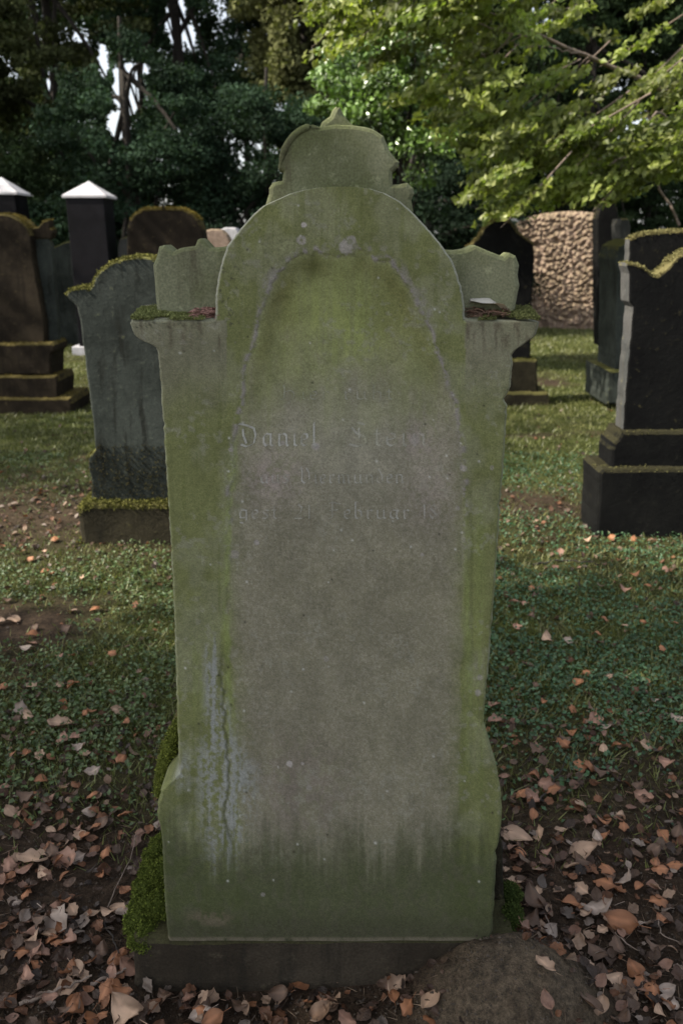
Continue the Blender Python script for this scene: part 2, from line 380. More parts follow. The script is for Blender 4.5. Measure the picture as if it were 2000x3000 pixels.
# shade of the hollows along the inner edge, painted in dark olive
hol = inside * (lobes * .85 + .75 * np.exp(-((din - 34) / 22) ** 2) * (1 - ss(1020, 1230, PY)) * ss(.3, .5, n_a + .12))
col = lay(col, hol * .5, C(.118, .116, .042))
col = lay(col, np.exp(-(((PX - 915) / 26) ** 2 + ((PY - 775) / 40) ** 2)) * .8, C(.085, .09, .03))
# pale rim of the panel
rim = np.exp(-((din + 3) / 7.5) ** 2) * ss(.40, .56, fbm(PX / 16, PY / 16, 71, 4)) * (1 - ss(1450, 1750, PY))
col = lay(col, rim * .85, C(.215, .195, .185))
col = lay(col, np.exp(-((din + 16) / 16) ** 2) * ss(.47, .62, n_b) * (PY < 960) * .6, C(.19, .175, .16))
# lime streaks along the panel sides
lime = C(.180, .215, .070)
st1 = np.exp(-((PX - np.interp(PY, [1150, 1300, 1700, 2150], [712, 690, 662, 672])) / 15) ** 2) * ss(1250, 1330, PY) * (1 - ss(2050, 2250, PY)) * ss(.38, .6, fbm(PX / 18, PY / 70, 73, 4))
st2 = (np.exp(-((PX - 1372) / 13) ** 2) + .9 * np.exp(-((PX - 1406) / 15) ** 2)) * ss(1400, 1560, PY + (n_s - .5) * 160) * (1 - ss(2100, 2450, PY)) * ss(.33, .62, fbm(PX / 14, PY / 110, 75, 4))
st3 = np.exp(-((PX - 590) / 40) ** 2) * ss(1780, 1900, PY) * (1 - ss(2000, 2150, PY)) * ss(.45, .62, fbm(PX / 11, PY / 160, 77, 4)) * .7
col = lay(col, (st1 + st2 * .8) * .55 + st3 * .5, lime)
# grey-brown cornice blocks
cor = ((PX < 665) | (PX > 1362)) * ss(936, 940, PY) * (1 - ss(1030, 1250, PY + (n_a - .5) * 260))
col = lay(col, cor * .7, C(.160, .152, .112)); col = lay(col, cor * ss(.55, .7, fbm(PX / 9, PY / 60, 79, 4)) * .6 * (1 - ss(980, 1080, PY)), C(.075, .06, .042))
big = fbm(PX / 55, PY / 75, 95, 5); col = col * (.93 + .14 * ss(.35, .65, big))[..., None]
col = lay(col, ss(.60, .66, fbm(PX / 17, PY / 17, 97, 5)) * .35 * ss(.5, .62, fbm(PX / 150, PY / 150, 98, 2)), C(.23, .225, .18))
col = lay(col, ss(.62, .74, fbm(PX / 8, PY / 8, 81, 3)) * ((PX < 700) & (PY > 780) & (PY < 960)) * .7, C(.05, .05, .035))
# white lichen runs, lower left
wc = np.interp(PY, [1880, 2000, 2150, 2300, 2450, 2560], [617, 628, 640, 665, 660, 650]); ww = np.interp(PY, [1880, 1960, 2150, 2250, 2400, 2560], [16, 26, 42, 95, 80, 45])
run = np.exp(-((PX - wc) / ww) ** 4) * ss(1880, 1930, PY + (n_s - .5) * 200) * (1 - ss(2480, 2600, PY + (n_s - .5) * 160))
run = run * ss(.40, .60, fbm(PX / 12, PY / 120, 83, 4) * .5 + fbm(PX / 8, PY / 9, 85, 3) * .5)
run2 = np.exp(-(((PX - 535) / 26) ** 2 + ((PY - 2260) / 60) ** 2)) * ss(.45, .62, n_b)
col = lay(col, run * .95 + run2 * .7, C(.235, .243, .225))
crack = np.exp(-((PX - np.interp(PY, [1850, 2100, 2250, 2400, 2500], [648, 655, 672, 662, 690]) - (fbm(PY / 30, PY * 0, 87, 3) - .5) * 22) / 4.5) ** 2) * ss(1880, 1960, PY) * (1 - ss(2420, 2520, PY))
col = lay(col, crack * .75, C(.07, .075, .03)); rel += crack * .002
# dark algae foot with the vignette darkening painted in, wavy upper edge
wl = 2455 + (fbm(PX / 110, PY * 0, 89, 4) - .5) * 190 - 40 * ss(1150, 1440, PX) - 60 * np.exp(-((PX - 500) / 60) ** 2)
ft = ss(-90, 130, PY - wl + (n_s - .5) * 150 + (n_b - .5) * 60)
col = lay(col, ft * .88, C(.052, .062, .026)); col = lay(col, ft * ss(.5, .65, n_b) * .35, C(.075, .07, .05))
col = lay(col, ss(2640, 2740, PY) * .6, C(.042, .040, .026))
col = lay(col, ss(2742, 2750, PY) * ss(.3, .5, n_b + .1) * .8, C(.12, .105, .075))
col = lay(col, np.exp(-((((PX - 620) / 68) ** 2 + ((PY - 2690 - (PX - 620) * .08) / 24) ** 2)) ** 2) * ss(.35, .5, n_b) * .9, C(.105, .090, .060))
# lichen rosettes, flecks
def spot(col, x, y, r, c, a=1, sx=1):
    d = np.hypot((PX - x) / sx, PY - y) + (n_f - .5) * r * .5
    return lay(col, (1 - ss(r * .75, r * 1.05, d)) * a, c)
grl = C(.26, .24, .22)
for x, y, r, a in ((890, 659, 9, 1), (883, 704, 15, .75), (1012, 722, 22, .8), (1028, 704, 16, .8), (924, 1309, 13, .9), (828, 1300, 7, .8), (752, 1590, 8, .9), (848, 2238, 10, 1), (886, 2238, 5, .8), (1357, 1372, 11, .8), (1340, 1490, 7, .6), (1400, 2030, 10, .7), (1405, 1985, 9, .6), (688, 1625, 14, .5), (1236, 1626, 5, .9), (955, 1930, 9, .5), (905, 2308, 9, .6), (770, 2620, 7, .5), (1440, 1370, 7, .5), (676, 1318, 8, .7), (1215, 1290, 16, .5)):
    col = spot(col, x, y, r, grl * (1.25 if a > .95 else 1), a)
col = spot(col, 883, 704, 6, C(.14, .14, .08), .8); col = spot(col, 1024, 708, 10, C(.15, .16, .09), .7)
rng = np.random.default_rng(5)
for _ in range(60):
    x, y = rng.uniform(480, 1460), rng.uniform(600, 2600)
    m_ = (abs(PX - x) < 8) & (abs(PY - y) < 8)
    if m_.any(): col[m_] = lay(col[m_], np.exp(-((PX[m_] - x) ** 2 + (PY[m_] - y) ** 2) / rng.uniform(3, 10)), C(.42, .42, .38))
for _ in range(26):
    x, y = rng.uniform(480, 1460), rng.uniform(600, 2600); m_ = (abs(PX - x) < 8) & (abs(PY - y) < 8)
    if m_.any(): col[m_] = lay(col[m_], np.exp(-((PX[m_] - x) ** 2 + (PY[m_] - y) ** 2) / 9), C(.025, .022, .015))
# lighter worn outer edge
wear = (1 - ss(1, 9, edgeD)) * ss(.35, .55, n_b + .05)
col = lay(col, wear * .6 * (1 - ss(1900, 2150, PY)), C(.21, .215, .16))
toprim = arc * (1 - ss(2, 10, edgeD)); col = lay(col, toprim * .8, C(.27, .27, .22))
col = col * 1.16 * (.80 + .40 * n_f[..., None]) * (.92 + .16 * n_b[..., None])
xw, zw = P(PX, PY, YF); Yw = YF + rel
xw, _z = P(PX, PY, YF)
nr = len(rows); TH = .115
Vf = np.stack([xw, Yw, zw], -1).reshape(-1, 3)
idx = lambda r_, c_: r_ * NC + c_
i = np.arange(nr - 1)[:, None] * NC + np.arange(NC - 1)[None]
Ff = np.stack([i, i + NC, i + NC + 1, i + 1], -1).reshape(-1, 4)
# sides: 5 steps to the back on the left and right, then the back
SB = 5; Vb = []; Cb = []
side_c = col[:, [0, -1]].copy(); side_c[(rows > 925) & (rows < 940)] = (.19, .18, .115)
for s_ in range(1, SB + 1):
    for k_, cidx in ((0, 0), (1, NC - 1)):
        zz = zw[:, cidx] + np.where((rows > 880) & (rows < 937), .016 * s_ / SB, 0)
        Vb.append(np.stack([xw[:, cidx], np.full(nr, YF + TH * s_ / SB), zz], 1)); Cb.append(side_c[:, k_] * (.9 if s_ else 1))
Vb = np.concatenate(Vb); off = nr * NC
def bidx(s_, k_, r_): return (r_ * NC + (0 if k_ == 0 else NC - 1)) if s_ == 0 else off + ((s_ - 1) * 2 + k_) * nr + r_
rr = np.arange(nr - 1); Fs = []
for s_ in range(SB):
    for k_ in (0, 1):
        a, b, c, d = bidx(s_, k_, rr), bidx(s_ + 1, k_, rr), bidx(s_ + 1, k_, rr + 1), bidx(s_, k_, rr + 1)
        Fs.append(np.stack([a, b, c, d] if k_ == 0 else [d, c, b, a], 1))
Fs.append(np.stack([bidx(SB, 0, rr), bidx(SB, 1, rr), bidx(SB, 1, rr + 1), bidx(SB, 0, rr + 1)], 1))
# top and bottom caps
for r_ in (0, nr - 1):
    q = [[bidx(s_, 0, r_), bidx(s_ + 1, 0, r_), bidx(s_ + 1, 1, r_), bidx(s_, 1, r_)] for s_ in range(1, SB)]
    Fs.append(A_(q if r_ == 0 else [z_[::-1] for z_ in q]))
me = npmesh('slab', np.concatenate([Vf, Vb]), np.concatenate([Ff] + Fs), np.concatenate([col.reshape(-1, 3)] + Cb), True)
slab = link('front_slab', me, M_main, main)
# ears and crown ornament behind the arch
earL = [(690, 925), (462, 925), (452, 818), (447, 777), (459, 748), (466, 723), (481, 719), (495, 731), (505, 739), (528, 727), (570, 719), (576, 702), (586, 696), (599, 704), (615, 723), (640, 723), (700, 715), (760, 760), (760, 895)]
earR = [(1250, 760), (1290, 733), (1338, 735), (1365, 731), (1390, 720), (1419, 731), (1459, 746), (1477, 753), (1492, 742), (1510, 751), (1520, 778), (1517, 804), (1522, 836), (1515, 871), (1505, 925), (1250, 925)]
crown_ = [(760, 640), (788, 567), (787, 551), (798, 535), (814, 530), (826, 529), (830, 503), (815, 497), (813, 486), (818, 470), (826, 458), (839, 423), (855, 398), (877, 379), (906, 366), (935, 371), (954, 366), (985, 362), (1037, 366), (1069, 371), (1094, 379), (1123, 398), (1139, 436), (1155, 458), (1171, 474), (1164, 490), (1149, 503), (1150, 541), (1168, 540), (1193, 535), (1209, 551), (1212, 567), (1203, 586), (1210, 620), (1180, 700), (800, 700)]
tip = [(935, 374), (944, 356), (967, 340), (973, 321), (984, 309), (989, 314), (996, 310), (1005, 334), (1018, 350), (1037, 368), (1040, 392), (940, 392)]
CR = None
for nm, px, y_, th in (('scroll_ear', earL, YF + .045, .07), ('scroll_ear', earR, YF + .05, .065), ('crown_ornament', crown_, YF + .05, .07)):
    CR = part(nm, px, y_, th, M_mainback, main, jit=.0018, bev=.007, step=.006, seed=3)
part('finial_tip', tip, YF + .062, .045, M_mainback, CR, jit=.0016, bev=.008, step=.005, seed=6)
# moulded rim curling down the left of the crown
def tube(pts, rad, sides=8, name='tube', caps=True):
    pts = A_(pts, float); rad = np.broadcast_to(A_(rad, float), (len(pts),)); V, F = [], []
    t = np.gradient(pts, axis=0); t /= np.linalg.norm(t, axis=1)[:, None] + 1e-9
    ref = A_([0, 0, 1.]) if abs(t[0][2]) < .9 else A_([1., 0, 0])
    for p_, t_, r_ in zip(pts, t, rad):
        a = np.cross(t_, ref); a /= np.linalg.norm(a) + 1e-9; b = np.cross(t_, a)
        for k in range(sides):
            an = 2 * math.pi * k / sides; V.append(p_ + r_ * (math.cos(an) * a + math.sin(an) * b))
    for i_ in range(len(pts) - 1):
        for k in range(sides):
            F.append([i_ * sides + k, i_ * sides + (k + 1) % sides, (i_ + 1) * sides + (k + 1) % sides, (i_ + 1) * sides + k])
    return V, F
def pxcurve(px, Y): return [(float(P(a, b, Y)[0]), Y, float(P(a, b, Y)[1])) for a, b in px]
def smooth_curve(pts, n):
    pts = A_(pts, float); d = np.r_[0, np.cumsum(np.linalg.norm(np.diff(pts, axis=0), axis=1))]
    t = np.linspace(0, d[-1], n); q = np.stack([np.interp(t, d, pts[:, k]) for k in range(3)], 1)
    for _ in range(2): q[1:-1] = (q[:-2] + 2 * q[1:-1] + q[2:]) / 4
    return q
q = smooth_curve(pxcurve([(822, 492), (824, 462), (840, 425), (858, 400), (880, 382), (906, 371), (934, 376)], YF + .052), 26)
v_, f_ = tube(q, np.r_[np.linspace(.002, .006, 8), np.full(12, .006), np.linspace(.006, .002, 6)], 8)
link('curled_rim', npmesh('rim', v_, f_, None, True), M_mainback, CR)
# plinth behind the front slab and the wide base block
part('plinth', [(474, 2330), (468, 2270), (478, 2190), (505, 2120), (560, 2060), (1400, 2060), (1440, 2200), (1462, 2400), (1478, 2500), (1480, 2640), (1440, 2690), (486, 2690), (482, 2480)], YF + .118, .11, M_mossy, main, jit=.004, bev=.012, seed=8)
bx0, bz0 = P(386, 2748, YF + .004); bx1, _ = P(1508, 2748, YF + .004)
bm_ = slabmesh('base', [(bx0 + .012, -.25), (bx1, -.25), (bx1 - .004, bz0 - .004), (bx0, bz0 - .004), (bx0 - .006, -.03)], YF + .006, .32, jit=.006, bev=.014, seed=9)
baseb = link('base_block', bm_, M_base, main)
# moss cushions on the left and right of the base and on the plinth shoulder
def cushion(name, blobs, n, size, c1, c2, seed):
    rng = np.random.default_rng(seed); P_, N_ = [], []
    tot = sum(r[0] * r[2] for _, r in blobs)
    V, F = [], []
    for (c, r) in blobs:
        k = int(n * r[0] * r[2] / tot); d = rng.normal(0, 1, (k, 3)); d /= np.linalg.norm(d, axis=1)[:, None]
        lum = 1 + (fbm(d[:, 0] * 4 + c[0] * 9, d[:, 2] * 4 + c[2] * 7, seed, 3)[:, None] - .5) * .5
        P_.append(A_(c) + d * A_(r) * lum); N_.append(d)
        bm = bmesh.new(); bmesh.ops.create_icosphere(bm, subdivisions=3, radius=1)
        b0 = len(V)
        for v in bm.verts:
            u = A_(v.co); l_ = 1 + (float(fbm(u[0] * 4 + c[0] * 9, u[2] * 4 + c[2] * 7, seed, 3)) - .5) * .5; V.append(A_(c) + u * A_(r) * l_)
        for f in bm.faces: F.append([b0 + v.index for v in f.verts])
        bm.free()
    pts, nn = np.concatenate(P_), np.concatenate(N_)
    a = rng.random((len(pts), 1)); base = npmesh(name, V, F, np.tile(A_(c1) * .6, (len(V), 1)), True)
    tm = tuft_mesh(name, pts, nn, size, A_(c1), A_(c2), seed)
    bm = bmesh.new(); bm.from_mesh(base); bm.from_mesh(tm); out = bpy.data.meshes.new(name)
    bm.to_mesh(out); bm.free(); return out
def PW(px, py, Y): x, z = P(px, py, Y); return (float(x), Y, float(z))
bl = []
for px, py, Y, r in ((425, 2740, 1.49, .030), (412, 2700, 1.52, .03), (430, 2665, 1.55, .034), (440, 2610, 1.59, .034), (452, 2560, 1.62, .03), (462, 2510, 1.66, .028), (475, 2478, 1.70, .024), (470, 2650, 1.54, .03), (480, 2560, 1.60, .03)):
    bl.append((PW(px, py, Y), (r * 1.15, r * 1.2, r)))
link('moss_cushion', cushion('moss_cushion', bl, 15000, .008, (.06, .080, .014), (.115, .14, .026), 11), M_moss, main)
bl = [(PW(px, py, Y), (r, r * 1.4, r * 1.2)) for px, py, Y, r in ((480, 2295, 1.565, .017), (486, 2262, 1.565, .019), (494, 2222, 1.565, .020), (502, 2185, 1.565, .018), (470, 2312, 1.56, .012), (512, 2150, 1.565, .014), (519, 2122, 1.57, .010), (500, 2250, 1.58, .025))]
link('moss_cushion', cushion('moss_cushion', bl, 5000, .006, (.10, .12, .022), (.16, .18, .035), 12), M_moss, main)
bl = [(PW(px, py, Y), (r, r * 1.2, r * .8)) for px, py, Y, r in ((1490, 2620, 1.6, .026), (1500, 2680, 1.53, .022), (1478, 2720, 1.50, .018))]
link('moss_cushion', cushion('moss_cushion', bl, 3000, .007, (.035, .055, .012), (.06, .08, .02), 13), M_moss, main)
# mossy ledges of the cornice
def ledge(x0, x1, seed, c1, c2):
    rng = np.random.default_rng(seed); n = 9000; u = rng.random(n) ** 1.3; v = rng.random(n)
    y = YF - .002 + v * .09; x = P(x0 + (x1 - x0) * u, 940, YF)[0]
    keep = fbm(x * 30, y * 30, seed, 3) + .35 * (1 - u) > .60
    x, y = x[keep], y[keep]; z = float(P(500, 937, YF)[1]) + (y - YF) * .14 + .004 * fbm(x * 40, y * 40, 4, 3)
    p_ = np.stack([x, y, z], 1); nn = np.tile(A_([0, -.5, .85]), (len(x), 1))
    return tuft_mesh('moss', p_, nn, .0045, A_(c1), A_(c2), seed)
link('ledge_moss', ledge(386, 600, 21, (.14, .16, .055), (.26, .28, .11)), M_moss, slab)
link('ledge_moss', ledge(1578, 1400, 22, (.10, .115, .04), (.19, .20, .08)), M_moss, slab)

# blackletter inscription, cut with a broad nib
GL = {  # strokes in x-height units
 'n': (1.25, [[(0, .85), (.18, 1), (.18, .1), (.3, 0)], [(.18, .85), (.55, 1.02), (.78, .85), (.78, .12), (.92, 0)]]),
 'm': (1.8, [[(0, .85), (.18, 1), (.18, .1), (.3, 0)], [(.18, .85), (.5, 1.02), (.7, .85), (.7, .1), (.82, 0)], [(.7, .85), (1.05, 1.02), (1.25, .85), (1.25, .12), (1.4, 0)]]),
 'u': (1.25, [[(0, .85), (.15, 1), (.15, .15), (.4, 0), (.7, .15)], [(.6, .9), (.74, 1), (.74, .12), (.9, 0)]]),
 'a': (1.2, [[(.65, .95), (.3, 1), (.1, .7), (.12, .2), (.35, 0), (.65, .2)], [(.68, 1), (.68, .12), (.85, 0)]]),
 'i': (.65, [[(0, .85), (.18, 1), (.18, .12), (.36, 0)], [(.18, 1.32), (.24, 1.38)]]),
 'e': (.95, [[(.15, .5), (.6, .62), (.55, .95), (.3, 1.02), (.1, .75), (.1, .2), (.35, 0), (.62, .15)]]),
 'l': (.65, [[(.18, 1.9), (.18, .15), (.38, 0)]]),
 'r': (.95, [[(0, .85), (.18, 1), (.18, .1), (.32, 0)], [(.18, .82), (.45, 1.02), (.62, .88)]]),
 'h': (1.2, [[(.18, 1.9), (.18, .1), (.3, 0)], [(.18, .85), (.55, 1.02), (.74, .8), (.74, .15), (.6, -.35)]]),
 't': (.75, [[(.2, 1.35), (.2, .15), (.42, 0)], [(0, .98), (.42, .98)]]),
 's': (.95, [[(.65, .9), (.3, 1.02), (.12, .75), (.6, .35), (.5, .05), (.05, .08)]]),
 'g': (1.15, [[(.65, .95), (.25, 1), (.08, .65), (.15, .1), (.6, .15)], [(.68, 1), (.7, -.2), (.4, -.5), (.1, -.4)]]),
 'b': (1.1, [[(.15, 1.9), (.15, .15), (.4, 0), (.7, .25), (.68, .8), (.4, 1.0), (.15, .8)]]),
 'd': (1.1, [[(.2, 1.7), (.65, .9), (.65, .2), (.4, 0), (.12, .2), (.1, .75), (.4, 1)]]),
 'c': (.85, [[(.6, .92), (.3, 1.02), (.1, .75), (.1, .2), (.35, 0), (.6, .15)]]),
 'F': (1.5, [[(.1, 1.7), (.5, 1.85), (1.2, 1.65)], [(.45, 1.8), (.45, .1), (.1, 0)], [(.2, .95), (.95, 1.0)]]),
 'H': (1.7, [[(.05, 1.5), (.3, 1.85), (.4, 1.4), (.35, .1), (.1, 0)], [(.4, 1.0), (.9, 1.15), (1.15, .8), (1.1, .1), (.9, -.3)]]),
 'D': (1.9, [[(0, 1.85), (.6, 1.7), (1.2, 1.45), (1.35, .9), (1.2, .2), (.6, -.05), (.15, .15)], [(.3, 1.4), (.35, .9), (.6, .2)]]),
 'S': (1.6, [[(1.05, 1.7), (.6, 1.9), (.2, 1.5), (.5, 1.05), (1.05, .7), (1.1, .2), (.6, -.05), (.05, .15)], [(.65, 1.45), (.7, .6)]]),
 'V': (1.7, [[(.05, 1.5), (.3, 1.9), (.4, 1.3), (.35, .3), (.7, -.02), (1.2, .5), (1.15, 1.3), (.85, 1.75)]]),
 '1': (.7, [[(.05, 1.3), (.3, 1.6), (.3, 0)]]),
 '2': (1.1, [[(.05, 1.25), (.4, 1.6), (.75, 1.3), (.6, .7), (.05, .05), (.8, .05)]]),
 '8': (1.1, [[(.4, .85), (.1, 1.2), (.4, 1.6), (.75, 1.2), (.1, .4), (.4, 0), (.75, .4), (.4, .85)]]),
 '.': (.5, [[(.12, .05), (.2, .12)]]), ' ': (.8, [])}
LN = [("Hier ruht", 818, 1172, 1160, 23, .4), ("Daniel", 700, 1308, 936, 36, 1.3), ("Stein", 1020, 1308, 1262, 36, .6), ("aus Viermunden", 762, 1416, 1190, 25, .75), ("gest. 21. Februar 18", 700, 1520, 1290, 26, .85)]
for text, x0, yb, x1, xh, vis in LN:
    Vt, Ft, Ct = [], [], []
    adv = sum(GL[c][0] for c in text); sx = (x1 - x0) / adv
    cx = x0
    for ch in text:
        for s_ in GL[ch][1]:
            pts = A_([(cx + p_[0] * sx, yb - p_[1] * xh) for p_ in s_], float)
            d = np.r_[0, np.cumsum(np.linalg.norm(np.diff(pts, axis=0), axis=1))]
            m_ = max(3, int(d[-1] / 3)); t_ = np.linspace(0, d[-1], m_)
            q = np.stack([np.interp(t_, d, pts[:, k]) for k in range(2)], 1)
            nib = A_([math.cos(R(40)), -math.sin(R(40))]) * max(2.2, xh * .10)
            yy = np.interp(q[:, 1], rows, np.arange(nr)); 
            ri = np.clip(yy.astype(int), 0, nr - 1)
            surf = []
            for (a, b), r_ in zip(q, ri):
                c_ = int(np.argmin(abs(PX[r_] - a))); surf.append(rel[r_, c_])
            surf = A_(surf); b0 = len(Vt)
            for (a, b), s2 in zip(q, surf):
                for sg in (-1, 1):
                    X_, Z_ = P(a + nib[0] * sg, b + nib[1] * sg, YF); Vt.append((float(X_), YF + s2 - .0009, float(Z_)))
                    w_ = vis * (.15 + 1.5 * float(fbm(a / 30, b / 30, 91, 3))) * (1 if a < 800 else .85)
                    base = col[ri[0], int(np.argmin(abs(PX[ri[0]] - a)))]
                    pale = A_([.40, .40, .37]); Ct.append(base * 1.0 * (1 - np.clip(w_, 0, 1) * .8) + pale * np.clip(w_, 0, 1) * .8)
            for k in range(len(q) - 1): Ft.append([b0 + 2 * k, b0 + 2 * k + 1, b0 + 2 * k + 3, b0 + 2 * k + 2])
        cx += GL[ch][0] * sx
    link('inscription_line', npmesh('inscription', Vt, Ft, A_(Ct)), M_main, slab)

# ================================================================== OTHER GRAVESTONES
GG = 'gravestones in the cemetery'
def rimmoss(parent, objs_, n, size, c1, c2, seed, minz=.2, test=None, thin=.34):
    for q_, ob in enumerate(objs_):
        p_, nn = sample_up([ob], n // len(objs_), minz, seed + q_, test)
        k_ = fbm(p_[:, 0] * 7, p_[:, 2] * 7 + p_[:, 1] * 7, seed, 3) > thin; p_, nn = p_[k_], nn[k_]
        if len(p_): link('moss_rim', tuft_mesh('moss_rim', p_, nn, size, A_(c1), A_(c2), seed), M_moss, ob)
# left mossy rounded stone
YB = GY(1600)
t = thing('gravestone', (float(P(410, 1600, YB)[0]), YB, 0), 'grey gravestone with arched mossy top just left of the big central stone', 'gravestone', GG)
fr = [(268, 1480), (268, 1404), (259, 1370), (259, 1340), (278, 1315), (272, 1228), (255, 1110), (245, 1030), (234, 930), (226, 900), (205, 878), (196, 866), (200, 853), (223, 844), (246, 841), (262, 849), (271, 835), (280, 812), (298, 790), (329, 768), (362, 757), (400, 753), (420, 753)]
s1 = part('arched_slab', fr, YB + .05, .16, M_grey, t, (424, 900), jit=.004, bev=.010, seed=21)
s2 = part('mossy_block', [(236, 1640), (231, 1560), (225, 1520), (222, 1500), (236, 1484), (262, 1476)], YB, .30, M_mossy, t, (424, 1500), jit=.010, bev=.03, seed=22)
rimmoss(t, [s1], 9000, .014, (.09, .09, .028), (.19, .18, .05), 23, .35)
rimmoss(t, [s2], 8000, .018, (.075, .075, .02), (.16, .155, .04), 24, .15)
p_, nn = sample_up([s1], 3000, -.2, 25, lambda c, n_: (c[:, 2] < float(P(300, 1350, YB)[1])) & (n_[:, 1] < .3))
link('moss_patch', tuft_mesh('moss_patch', p_, nn, .012, A_([.03, .026, .012]), A_([.07, .06, .02]), 26), M_moss, t)
# far left brown stone on a stepped base
YC = GY(1212)
t = thing('gravestone', (float(P(20, 1200, YC)[0]), YC, 0), 'dark brown gravestone with arched head on a mossy stepped base at left edge', 'gravestone', GG)
c1_ = part('arched_slab', [(133, 1010), (133, 956), (97, 752), (92, 690), (82, 670), (66, 650), (36, 632), (12, 627)], YC + .16, .30, M_brown, t, (12, 800), jit=.004, bev=.015, seed=31)
c2_ = part('shoulder_ledge', [(150, 700), (157, 682), (156, 672), (146, 669), (148, 655), (146, 644), (128, 648), (112, 664), (60, 676)], YC + .26, .12, M_brown, t, (12, 800), jit=.004, bev=.01, seed=32)
part('pier', [(172, 1010), (166, 900), (150, 720), (143, 698), (60, 698)], YC + .27, .10, M_grey, t, (12, 800), jit=.003, seed=33)
c3_ = part('base_step', [(150, 1100), (150, 1040), (160, 1028), (158, 1012), (150, 1006)], YC + .08, .40, M_brown, t, (12, 900), jit=.006, bev=.02, seed=34)
c4_ = part('base_step', [(172, 1180), (172, 1118), (165, 1102)], YC + .04, .50, M_brown, t, (12, 900), jit=.006, bev=.02, seed=35)
c5_ = part('base_step', [(212, 1240), (212, 1182), (205, 1166)], YC, .60, M_brown, t, (12, 900), jit=.006, bev=.02, seed=36)
rimmoss(t, [c1_, c2_, c3_, c4_, c5_], 9000, .018, (.09, .07, .02), (.18, .14, .035), 37, .4)
# pyramid capped pillars
def pillar(px0, px1, pyc, pyt, pyb, Y, label):
    x0, zc = P(px0, pyc, Y); x1, _ = P(px1, pyc, Y); _, zt = P(px0, pyt, Y); xm = (x0 + x1) / 2; h = (x1 - x0) / 2
    t = thing('pillar_gravestone', (float(xm), Y, 0), label, 'gravestone', 'tall dark pillar gravestones with white pyramid caps')
    link('shaft', slabmesh('shaft', [(xm - h * .92, .12), (xm + h * .92, .12), (xm + h * .90, zc), (xm - h * .90, zc)], Y, 2 * h * .9, jit=.001, bev=.008, step=.1), M_blackgr, t)
    _, zbse = P(px0, pyb, Y - .05)
    link('base_slab', slabmesh('base', [(xm - h * 1.25, -.05), (xm + h * 1.25, -.05), (xm + h * 1.25, .12), (xm - h * 1.25, .12)], Y - .06, 2 * h + .12, jit=.002, bev=.01, step=.1), M_white, t)
    hh = h * 1.06; V = [(xm - hh, Y - .02, zc), (xm + hh, Y - .02, zc), (xm + hh, Y + 2 * h * .96, zc), (xm - hh, Y + 2 * h * .96, zc), (xm, Y + h * .94, zt + .06)]
    V2 = V + [(v[0], v[1], zc - .03) for v in V[:4]]
    me = bpy.data.meshes.new('cap'); me.from_pydata([tuple(map(float, v)) for v in V2], [], [(0, 1, 4), (1, 2, 4), (2, 3, 4), (3, 0, 4), (0, 5, 6, 1), (1, 6, 7, 2), (2, 7, 8, 3), (3, 8, 5, 0), (5, 8, 7, 6)])
    link('pyramid_cap', me, M_white, t)
YD = GY(1040)
pillar(186, 309, 572, 540, 1030, YD, 'tall dark pillar with white pyramid cap between the brown and arched grey stones')
pillar(-70, 48, 563, 528, 1030, YD + .6, 'dark pillar with white pyramid cap half cut off by the left picture edge')
# wide stone with rounded corners
YE = 7.6
t = thing('gravestone', (float(P(487, 1200, YE)[0]), YE, 0), 'wide dark gravestone with rounded corners and thin mossy rim behind the left ear', 'gravestone', GG)
e1 = part('slab', [(372, 1240), (370, 756), (372, 673), (380, 644), (397, 623), (421, 610), (462, 608), (487, 608)], YE, .22, M_brown, t, (491, 800), jit=.003, bev=.02, seed=41)
rimmoss(t, [e1], 5000, .014, (.12, .09, .02), (.22, .17, .04), 42, .4)
# small ones further back on the left
def simple(px, Y, th, mat, label, x, seed, name='gravestone', bm=None, mirror=None):
    t = thing(name, (float(P(x, 900, Y)[0]), Y, 0), label, 'gravestone', GG)
    s_ = part('slab', px, Y, th, mat, t, mirror, jit=.006, bev=.015, seed=seed); return t, s_
simple([(148, 1010), (143, 850), (142, 745), (152, 728), (192, 708), (250, 700), (262, 730), (262, 1010)], 13.0, .2, M_grey, 'small rough grey gravestone seen in the gap left of the tall pyramid capped pillar', 200, 51)
simple([(153, 990), (150, 652), (205, 650), (205, 990)], 17, .2, M_blackgr, 'slim dark upright stone far behind, left of the tall pyramid capped pillar', 175, 52)
simple([(285, 1000), (285, 700), (312, 686), (327, 694), (332, 712), (334, 1000)], 13.6, .12, M_pink, 'pinkish upright stone peeping out right of the tall pyramid capped pillar', 310, 53)
simple([(348, 1000), (345, 725), (352, 700), (368, 694), (420, 690), (430, 1000)], 12.2, .2, M_side, 'pale grey stone half hidden behind the wide round cornered gravestone', 380, 54)
simple([(585, 960), (590, 676), (618, 671), (648, 673), (664, 688), (684, 722), (690, 960)], 9.8, .25, M_pink, 'brown rough gravestone peeping over the left ear of the central stone', 640, 55)
simple([(635, 960), (636, 676), (662, 666), (690, 667), (706, 690), (730, 960)], 12.5, .4, M_white, 'pale sunlit gravestone top far behind the arch of the central stone', 680, 56)
